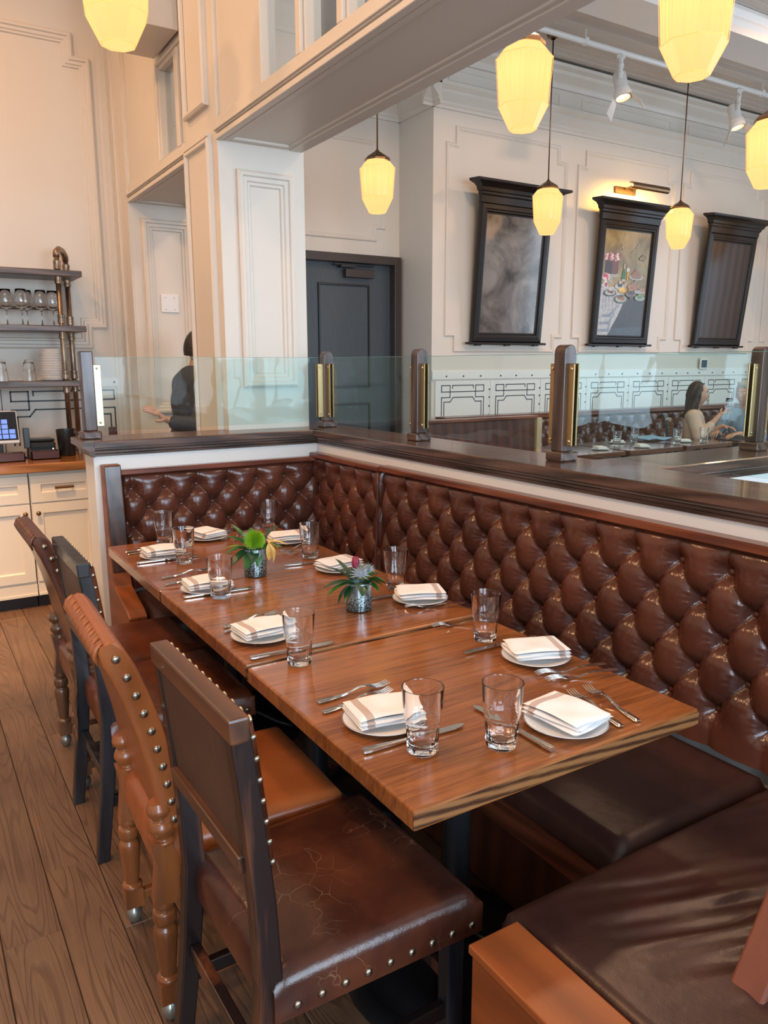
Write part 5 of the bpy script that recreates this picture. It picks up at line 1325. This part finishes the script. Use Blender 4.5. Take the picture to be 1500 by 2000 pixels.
# things on the worktop
ZC = .9055
t = thing('canister', 'black round canister at the right end of the worktop', 'canister', (.912, 5.44, ZC))
MB().lathe([(.0, .0), (.046, 0), (.052, .006), (.063, .165), (.063, .172), (.058, .172), (.050, .03), (0, .02)], 32, cap=False).build('pot', M['blackmetal'], t, smooth=True, auto=50)
MB().box(.035, .058, -.056, -.040, .148, .168).build('tag', M['traybrown'], t)
t = thing('receipt_printer', 'black box printer with two green lights on the worktop', 'printer', (.765, 5.52, ZC))
MB().box(-.075, .075, -.09, .10, 0, .095).box(-.078, .078, -.06, .10, .095, .112).build('case', M['blackmetal'], t, bevel=.008)
MB().box(-.055, .045, -.093, -.088, .070, .078).build('paper_slot', M['rivet'], t)
MB().ball((.058, -.091, .050), .005, 8, 6).ball((.058, -.091, .032), .005, 8, 6).build('status_light', emis('green_led', (.5, 1., .55), 1.2), t)
t = thing('touch_terminal', 'black tablet till with blue on-screen keys at the left edge', 'tablet', (.50, 5.42, ZC))
kk = T(0, 0, .20) @ RX(-.30)
MB().box(-.125, .125, -.012, .008, -.105, .105, kk).build('housing', M['whiteplastic'], t, bevel=.008)
MB().box(-.118, .118, -.014, -.0121, -.085, .098, kk).build('display', mat('dark_glass_display', (.012, .012, .018), .08), t)
kb = MB()
for i in range(3):
    for j in range(4):
        if i == 2 and j > 1: continue
        kb.box(-.01+i*.040, .024+i*.040, -.0150, -.0141, -.075+j*.032, -.048+j*.032, kk)
kb.build('screen_key', emis('blue_key_glow', (.12, .22, .62), .8), t)
MB().box(-.03, .03, .0, .06, 0, .12).box(-.10, .10, -.06, .08, 0, .012).build('stand', M['blackmetal'], t, bevel=.004)
t = thing('card_reader', 'black card reader standing behind the tablet till', 'card reader', (.672, 5.44, ZC))
MB().box(-.018, .018, -.02, .02, .06, .19, RX(-.1)).box(-.006, .006, -.006, .006, 0, .07).box(-.025, .025, -.03, .03, 0, .008).build('case', M['blackmetal'], t, bevel=.005)
def tray(x, y, label):
    t = thing('cutlery_tray', label, 'tray', (x, y, ZC), 0, 'maroon trays on the worktop')
    MB().box(-.085, .085, -.06, .06, 0, .006).box(-.085, .085, -.06, -.054, 0, .05).box(-.085, .085, .054, .06, 0, .05).box(-.085, -.079, -.06, .06, 0, .05).box(.079, .085, -.06, .06, 0, .05).build('box', M['traybrown'], t)
    b = MB()
    for k in range(7): b.tube([(-.06+k*.012, -.04, .02), (-.055+k*.013, .045, .046)], .0035, 6)
    b.build('cutlery_handle', M['brasslight'], t)
tray(.755, 5.335, 'maroon cutlery tray in front of the printer'); tray(.545, 5.30, 'maroon cutlery tray in front of the tablet till')
o = MB().box(-.022, .022, -.016, .016, 0, .16).box(-.03, .03, -.022, .022, -.0, .012).build('menu_block', M['traybrown'], None, bevel=.003); o.location = (1.245, 5.62, ZC); tag(o, 'tall slim maroon block near the wainscot at the end of the worktop', 'block')
o = MB().ball((0, 0, .018), .022, 12, 8, (1.2, 1, .8)).ball((.04, .01, .014), .016, 12, 8, (1.2, 1, .8)).build('salt_cellar', M['traybrown'], None, smooth=True); o.location = (1.15, 5.60, ZC); tag(o, 'small dark pair of knobs on the worktop behind the glass screen', 'cellar')
# ------------------------------------------------------------------ dining room furniture beyond the dividers
wb = thing('wall_banquette', 'long brown tufted banquette under the pictures along the far wall', 'banquette', (7.3, 6.1, 0)); wo = Vector((7.3, 6.1, 0))
def wl_(o): o.location = -wo; return o
b, bl = tufted(4.50, 10.3, .44, .93, (4.6, .20, .12, .84), 3, lambda s, z, h: (s, 6.16-h, z), .06, .016, (True, True))
wl_(b.build('back_cushion', M['leather'], wb, smooth=True, fix=False))
bb = MB()
for p in bl: bb.ball(p, .011, 8, 5, (1, .5, 1))
o = wl_(bb.build('buttons', M['leather'], wb, smooth=True)); o['kind'] = 'stuff'
wl_(MB().box(4.48, 10.3, 6.10, 6.285, .93, .975).box(4.48, 10.3, 6.17, 6.285, 0, .93).build('top_rail', M['railx'], wb, bevel=.004))
wl_(cushion(4.50, 10.3, 5.62, 6.12, .36, .46, nu=60, nv=14).build('seat_cushion', M['seatleather'], wb, smooth=True))
wl_(MB().box(4.50, 10.3, 5.68, 6.17, 0, .36).build('seat_base', M['darkpanel'], wb))
t = thing('settee', 'high wooden settee back with pale end board behind the ledge, below the first picture', 'settee', (3.28, 4.0, 0))
MB().box(-.50, .38, -.03, .03, 0, 1.125).build('back_board', M['darkpanel'], t, bevel=.004)
MB().box(-.50, .40, -.045, .045, 1.125, 1.145).build('top_rail', M['railx'], t, bevel=.004)
MB().prism([(-.05, 0), (.42, 0), (.42, .44), (.10, .50), (.06, .8), (.035, 1.13), (-.05, 1.13)], .385, .43, 'x').build('end_board', M['brasslight'] if 0 else mat('pale_oak', (.50, .36, .20), .4, noise=.15, nscale=6), t, bevel=.004)
MB().box(-.49, .38, .03, .42, 0, .44).build('seat', M['seatleather'], t, bevel=.02)
def dtable(x0, x1, y0, y1, label):
    cx, cy = (x0+x1)/2, (y0+y1)/2; w_, d_ = (x1-x0)/2, (y1-y0)/2
    t = thing('dining_table', label, 'table', (cx, cy, 0), 0, 'dark tables in the far dining room')
    MB().box(-w_, w_, -d_, d_, .71, .75).build('tabletop', M['darktable'], t, bevel=.004)
    MB().lathe([(.24, 0), (.24, .015), (.1, .05), (.04, .10), (.04, .69), (.14, .705)], 20).build('pedestal', M['iron'], t, smooth=True, auto=50)
M['darktable'] = wood('dark_table_top', (.06, .025, .014), (.13, .055, .028), 0, .16, .4, ring=10)
dtable(4.55, 5.25, 4.55, 5.25, 'dark dining table behind the settee with plates and a tumbler')
dtable(5.30, 6.00, 4.55, 5.25, 'dark dining table in the middle of the far row')
dtable(6.05, 6.72, 4.55, 5.25, 'dark dining table directly left of the seated woman')
dtable(6.86, 7.20, 4.30, 4.84, 'small dark dining table between the woman and the man')
for x, y, lab in ((5.50, 4.88, 'far tumbler on the middle dark table'), (5.93, 5.05, 'far tumbler at the right edge of the middle dark table'), (6.13, 4.72, 'far tumbler at the near left of the third dark table'), (6.52, 4.72, 'far tumbler just left of the seated woman')):
    tumbler((x, y, .7505), lab, 'tumblers on the far tables')
def far_plate(x, y, lab, nap=(.80, .79, .78)):
    o = pl.copy(); COL.objects.link(o); o.location = (x, y, .7505); tag(o, 'white plate '+lab, 'plate', 'plates on the far tables')
    q = MB(); q.box(-.06, .06, -.045, .045, .0, .008).box(-.055, .06, -.04, .045, .008, .018); n = q.build('napkin', M['whitecloth'], None, bevel=.003, seg=2); n.location = (x, y, .762); n.rotation_euler = (0, 0, rng.uniform(0, 3)); tag(n, 'white napkin on plate '+lab, 'napkin', 'napkins on the far tables')
far_plate(5.15, 4.75, 'at the near edge of the dark table behind the settee'); far_plate(5.70, 5.05, 'between two far tumblers'); far_plate(6.30, 4.78, 'on the third dark table before the woman'); far_plate(5.60, 4.68, 'at the near edge of the middle dark table')
o = MB().grid(lambda u, v: (-.17+.34*u, -.12+.24*v, .012+.010*math.sin(u*7)*math.cos(v*5)+.012*v), 16, 12).build('blue_cloth', mat('light_blue_cloth', (.22, .42, .68), .7), None, smooth=True); o.location = (6.22, 5.10, .752); so = o.modifiers.new('s', 'SOLIDIFY'); so.thickness = .006; tag(o, 'crumpled light blue cloth on the far table left of the woman', 'cloth')
# bench corner post on the near side of the cross ledge
t = thing('booth_end', 'brown upholstered booth end against the cross divider at the right edge', 'booth end', (2.70, 1.62, 0))
MB().box(-.16, .60, -.03, .10, 0, .985).build('panel', M['darkpanel'], t, bevel=.006)
MB().box(-.18, .62, -.05, .102, .985, 1.020).build('cap', M['shelf'], t, bevel=.006)

# ------------------------------------------------------------------ people
def skinmesh(name, V_, E_, R_, m, parent, sub=2, root=0):
    me = bpy.data.meshes.new(name); me.from_pydata(V_, E_, []); me.materials.append(m)
    o = bpy.data.objects.new(name, me); COL.objects.link(o)
    sk = o.modifiers.new('skin', 'SKIN'); sk.use_smooth_shade = True
    for i, r in enumerate(R_):
        d = me.skin_vertices[0].data[i]; d.radius = r if isinstance(r, tuple) else (r, r); d.use_root = (i == root)
    q = o.modifiers.new('sub', 'SUBSURF'); q.levels = sub; q.render_levels = sub
    if parent: adopt(o, parent)
    return o
def blob(name, V_, E_, R_, m, parent, vox=.013):
    """one continuous closed surface grown round a jointed skeleton; R = radius or (across, front-back)"""
    b = MB(); rr = [r if isinstance(r, tuple) else (r, r) for r in R_]
    for i, j in E_:
        p, q = Vector(V_[i]), Vector(V_[j]); n = max(2, int((q-p).length/.02))
        for k in range(n+1):
            t = k/n; c = p.lerp(q, t); ry = rr[i][0]*(1-t)+rr[j][0]*t; rx = rr[i][1]*(1-t)+rr[j][1]*t
            b.ball(c, 1., 14, 10, (rx, ry, min(rx, ry)))
    o = b.build(name, m, parent, smooth=True, fix=False)
    r = o.modifiers.new('remesh', 'REMESH'); r.mode = 'VOXEL'; r.voxel_size = vox; r.use_smooth_shade = True
    k = o.modifiers.new('smooth', 'SMOOTH'); k.iterations = 6; k.factor = .6
    return o
def head(parent, c, rz, hair, hairfn, tilt=0., s=1.):
    """head looking along +x before the turn rz; returns head object"""
    def g(u, v):
        th = PI*v; ph = 2*PI*u; x = math.sin(th)*math.cos(ph); y = math.sin(th)*math.sin(ph); z = math.cos(th)
        X = .092*x; Y = .074*y; Z = .116*z
        if z < 0: Y *= 1+.42*z*abs(z); X *= (1+.22*z) if x > 0 else (1+.45*z)
        if x > 0:
            fr = max(0, x)
            X += .020*math.exp(-((z+.12)/.16)**2-(y/.13)**2)      # nose
            X -= .010*math.exp(-((z-.10)/.10)**2-((abs(y)-.36)/.14)**2)  # sockets
            X += .007*math.exp(-((z+.46)/.09)**2-(y/.28)**2)      # lips
            X += .007*math.exp(-((z+.78)/.14)**2-(y/.3)**2)       # chin
            X += .004*math.exp(-((z-.26)/.08)**2)*fr
        return (X*s, Y*s, Z*s)
    mt = Matrix.Translation(c) @ RZ(rz) @ RY(tilt)
    b = MB().grid(g, 48, 32, mt)
    for sd in (-1, 1): b.ball((-.005*s, sd*.076*s, -.008*s), .022*s, 10, 8, (.8, .35, 1.3), mt)
    h = b.build('head', M['skin'], parent, smooth=True)
    e = MB()
    for sd in (-1, 1): e.ball((.078*s, sd*.028*s, .012*s), .0115*s, 10, 8, (1, 1.1, .7), mt)
    e.build('eyes', M['china'], h, smooth=True)
    e = MB()
    for sd in (-1, 1): e.ball((.0875*s, sd*.028*s, .012*s), .0072*s, 10, 6, (.55, 1, 1), mt).tube([(.088*s, sd*.012*s, .032*s), (.092*s, sd*.028*s, .036*s), (.080*s, sd*.045*s, .030*s)], .0035*s, 6, mt)
    e.build('brows', M['hairdark'] if hair is not M['hairgrey'] else M['hairgrey'], h, smooth=True)
    MB().tube([(.083*s, -.022*s, -.053*s), (.094*s, 0, -.055*s), (.083*s, .022*s, -.053*s)], [.002, .005, .002], 8, mt).build('mouth', mat('lips', (.45, .10, .09), .4), h, smooth=True)
    hb = MB().grid(lambda u, v: hairfn(u, v, s), 40, 26, mt).build('hair', hair, h, smooth=True)
    return h
def hair_short(u, v, s):
    th = PI*v*.62; ph = 2*PI*u; x = math.sin(th)*math.cos(ph); y = math.sin(th)*math.sin(ph); z = math.cos(th)
    cut = max(0, x-.35)*max(0, .55-z)*.9
    r = 1.10-cut*.9
    return ((.094*x*r-.006)*s, .078*y*r*s, (.122*z*r+.004+max(0, x-.2)*.05*(v > .4))*s)
def hair_long(u, v, s):
    th = PI*min(v, .5)*1.15; ph = 2*PI*u; x = math.sin(th)*math.cos(ph); y = math.sin(th)*math.sin(ph); z = math.cos(th)
    dn = max(0, v-.5)*2
    back = .5-.5*math.cos(ph-0)  # 0 at face, 1 behind
    k = 1.14
    if math.cos(ph) > .35:   # open at the face
        k = 1.10; z = max(z, .30); dn = 0; x *= .80
    wob = .006*math.sin(ph*9+v*14)
    return ((.092*x*k-.008-.015*dn+wob)*s, (.080*y*k*(1+.25*dn)+wob)*s, (.120*z*k-.20*dn*min(1, back*1.6))*s)
def hand(parent, w, d, up, m, s=1., curl=.5, side=1):
    """wrist w, direction d of the fingers, up = back of the hand; one skinned hand with five fingers"""
    d = Vector(d).normalized(); n = Vector(up); n = (n-d*n.dot(d)).normalized(); q = d.cross(n)*side; w = Vector(w)-d*.03*s
    w0 = w; w = w+d*.022*s
    V_ = [w0, w+d*.045*s, w+d*.078*s]; E_ = [(0, 1), (1, 2)]; R_ = [(.022*s, .016*s), (.030*s, .014*s), (.028*s, .012*s)]
    for k, l in enumerate((.068, .076, .071, .056)):
        off = (k-1.5)*.0195*s; p = w+d*.078*s+q*off; b_ = len(V_)
        a = curl*.9
        p1 = p+d*.012*s; p2 = p1+(d*math.cos(a*.5)-n*math.sin(a*.5))*l*.45*s; p3 = p2+(d*math.cos(a*1.3)-n*math.sin(a*1.3))*l*.32*s; p4 = p3+(d*math.cos(a*1.9)-n*math.sin(a*1.9))*l*.25*s
        V_ += [p1, p2, p3, p4]; E_ += [(2, b_), (b_, b_+1), (b_+1, b_+2), (b_+2, b_+3)]; R_ += [.0092*s, .0086*s, .0080*s, .0066*s]
    b_ = len(V_); p1 = w+d*.028*s-q*.024*s; p2 = p1+(d*.6-q*.75-n*.2).normalized()*.034*s; p3 = p2+(d*.9-q*.35-n*.4).normalized()*.030*s
    V_ += [p1, p2, p3]; E_ += [(1, b_), (b_, b_+1), (b_+1, b_+2)]; R_ += [.013*s, .0105*s, .008*s]
    return skinmesh('hand', [tuple(p) for p in V_], E_, R_, m, parent, 1)
def seated(label, base, rz, hairm, hairf, shirt, trousers, arm_l, arm_r, s=1., lean=0.):
    """seated person facing +x before the turn; base on the floor under the pelvis; seat 0.46 m"""
    t = thing('person', label, 'person', base, rz)
    L_ = lean
    V_ = [(0, 0, .56), (.02, 0, .70), (.03+L_*.5, 0, .84), (.02+L_, 0, .97), (.02+L_, 0, 1.03), (.03+L_*1.2, 0, 1.09),
          (.02+L_, .15, .965), (.02+L_, -.15, .965), (.06, .09, .55), (.06, -.09, .55), (.42, .10, .53), (.42, -.10, .53), (.42, .10, .12), (.42, -.10, .12), (.42, .10, .045), (.42, -.10, .045), (.54, .10, .035), (.54, -.10, .035)]
    E_ = [(0, 1), (1, 2), (2, 3), (3, 4), (4, 5), (3, 6), (3, 7), (0, 8), (0, 9), (8, 10), (9, 11), (10, 12), (11, 13), (12, 14), (13, 15), (14, 16), (15, 17)]
    R_ = [(.12, .10), (.11, .09), (.12, .09), (.075, .06), (.048, .048), (.048, .05), (.042, .042), (.042, .042), (.085, .085), (.085, .085), (.06, .06), (.06, .06), (.04, .04), (.04, .04), (.04, .04), (.04, .04), (.03, .03), (.03, .03)]
    b_ = len(V_)
    for k, (el, wr_) in enumerate((arm_l, arm_r)):
        V_ += [el, wr_]; E_ += [(6+k, b_), (b_, b_+1)]; R_ += [(.040, .040), (.027, .027)]; b_ += 2
    body = blob('body', V_, E_, R_, M['skin'], t)
    ix = [0, 1, 2, 3, 6, 7]
    sv = [V_[i] for i in ix]+[arm_l[0], arm_r[0]]; sv[3] = (sv[3][0], 0, .945)
    fl_ = lambda a, b__, k: tuple(a[i]*(1-k)+b__[i]*k for i in range(3))
    sv += [fl_(arm_l[0], arm_l[1], .55), fl_(arm_r[0], arm_r[1], .55)]
    blob('shirt', sv, [(0, 1), (1, 2), (2, 3), (3, 4), (3, 5), (4, 6), (5, 7), (6, 8), (7, 9)], [(.145, .12), (.135, .11), (.150, .115), (.115, .095), (.072, .072), (.072, .072), (.055, .055), (.056, .056), (.044, .044), (.044, .044)], shirt, body)
    ix = [0, 8, 9, 10, 11, 12, 13]
    blob('trousers', [V_[i] for i in ix], [(0, 1), (0, 2), (1, 3), (2, 4), (3, 5), (4, 6)], [(.15, .13), .095, .095, .075, .075, .055, .055], trousers, body)
    head(t, (.045+L_*1.3, 0, 1.175), 0, hairm, hairf, 0., s)
    return t, body
# woman lifting a wine glass, facing right
tw, bd = seated('dark-haired woman in beige blouse and white top lifting a wine glass', (6.80, 5.08, 0), -.95, M['hairdark'], hair_long, M['blouse'], M['apron'], ((.10, .24, .74), (.30, .12, .86)), ((.08, -.22, .76), (.26, -.10, .985)), 1.0)
hand(bd, (.26, -.10, .985), (.8, .25, .5), (-.3, -.9, .2), M['skin'], .9, 1.1)
hand(bd, (.30, .12, .86), (.9, -.2, -.15), (0, 0, 1), M['skin'], .9, .5, -1)
MB().grid(lambda u, v: (.115+.05*math.cos((u-.5)*2.2)+.012*v, -.075+.15*u, .70+.18*v), 10, 8).build('white_top', M['whitecloth'], bd, smooth=True)
o = dup(wg, label='wine glass in the raised hand of the seated woman'); o['group'] = 'held glass'
hw = Matrix.Translation((6.80, 5.08, 0)) @ RZ(-.95) @ Vector((.335, -.088, .925)); o.location = hw
tm, bd = seated('grey-haired man in pale blue shirt facing the woman at the right', (7.36, 4.86, 0), PI+.1, M['hairgrey'], hair_short, M['blueshirt'], M['apron'], ((.12, .24, .76), (.34, .12, .80)), ((.12, -.24, .76), (.34, -.10, .80)), 1.05)
hand(bd, (.34, .12, .80), (.9, -.2, -.1), (0, 0, 1), M['skin'], 1., .5, -1); hand(bd, (.34, -.10, .80), (.9, .2, -.1), (0, 0, 1), M['skin'], 1., .5)
block_chair('block_back_chair', 'black chair under the seated woman', (6.68, 5.24, 0), -.95, M['blackwood'], M['chairred'], M['backleather'], .93)
block_chair('block_back_chair', 'black chair under the grey-haired man', (7.56, 4.88, 0), PI+.1, M['blackwood'], M['chairred'], M['backleather'], .93)
# staff member behind the pier (standing, forearm out)
t = thing('person', 'person in charcoal shirt half hidden behind the pier, one open hand held out', 'person', (1.655, 5.06, 0), PI)
V_ = [(0, 0, .95), (0, 0, 1.10), (.01, 0, 1.25), (.0, 0, 1.38), (-.02, 0, 1.45), (-.03, 0, 1.50), (0, .19, 1.36), (0, -.19, 1.36), (0, .09, .90), (0, -.09, .90), (.01, .10, .50), (.01, -.10, .50), (-.02, .10, .10), (-.02, -.10, .10), (-.02, .10, .045), (-.02, -.10, .045), (.12, .10, .035), (.12, -.10, .035),
      (.03, .26, 1.10), (.25, .22, 1.155), (.0, -.26, 1.10), (.10, -.22, .88)]
E_ = [(0, 1), (1, 2), (2, 3), (3, 4), (4, 5), (3, 6), (3, 7), (0, 8), (0, 9), (8, 10), (9, 11), (10, 12), (11, 13), (12, 14), (13, 15), (14, 16), (15, 17), (6, 18), (18, 19), (7, 20), (20, 21)]
R_ = [(.12, .10), (.11, .09), (.12, .09), (.09, .07), .050, .048, .040, .040, .085, .085, .06, .06, .04, .04, .04, .04, .03, .03, .042, .027, .042, .027]
bd = blob('body', V_, E_, R_, M['skin'], t)
blob('work_shirt', [V_[i] for i in (0, 1, 2, 3, 6, 7, 18, 20)]+[(.20, .235, 1.135), (.08, -.225, .93)], [(0, 1), (1, 2), (2, 3), (3, 4), (3, 5), (4, 6), (5, 7), (6, 8), (7, 9)], [(.17, .14), (.165, .13), (.185, .14), (.135, .11), .085, .085, .068, .068, .050, .050], M['greyshirt'], bd)
blob('trousers', [V_[i] for i in (0, 8, 9, 10, 11, 12, 13)], [(0, 1), (0, 2), (1, 3), (2, 4), (3, 5), (4, 6)], [(.15, .12), .10, .10, .078, .078, .06, .06], M['apron'], bd)
hand(bd, (.25, .22, 1.155), (.75, .0, .55), (-.4, .5, .6), M['skin'], 1.05, .35)
head(t, (-.06, 0, 1.585), PI-.3, M['hairdark'], hair_short, .1)
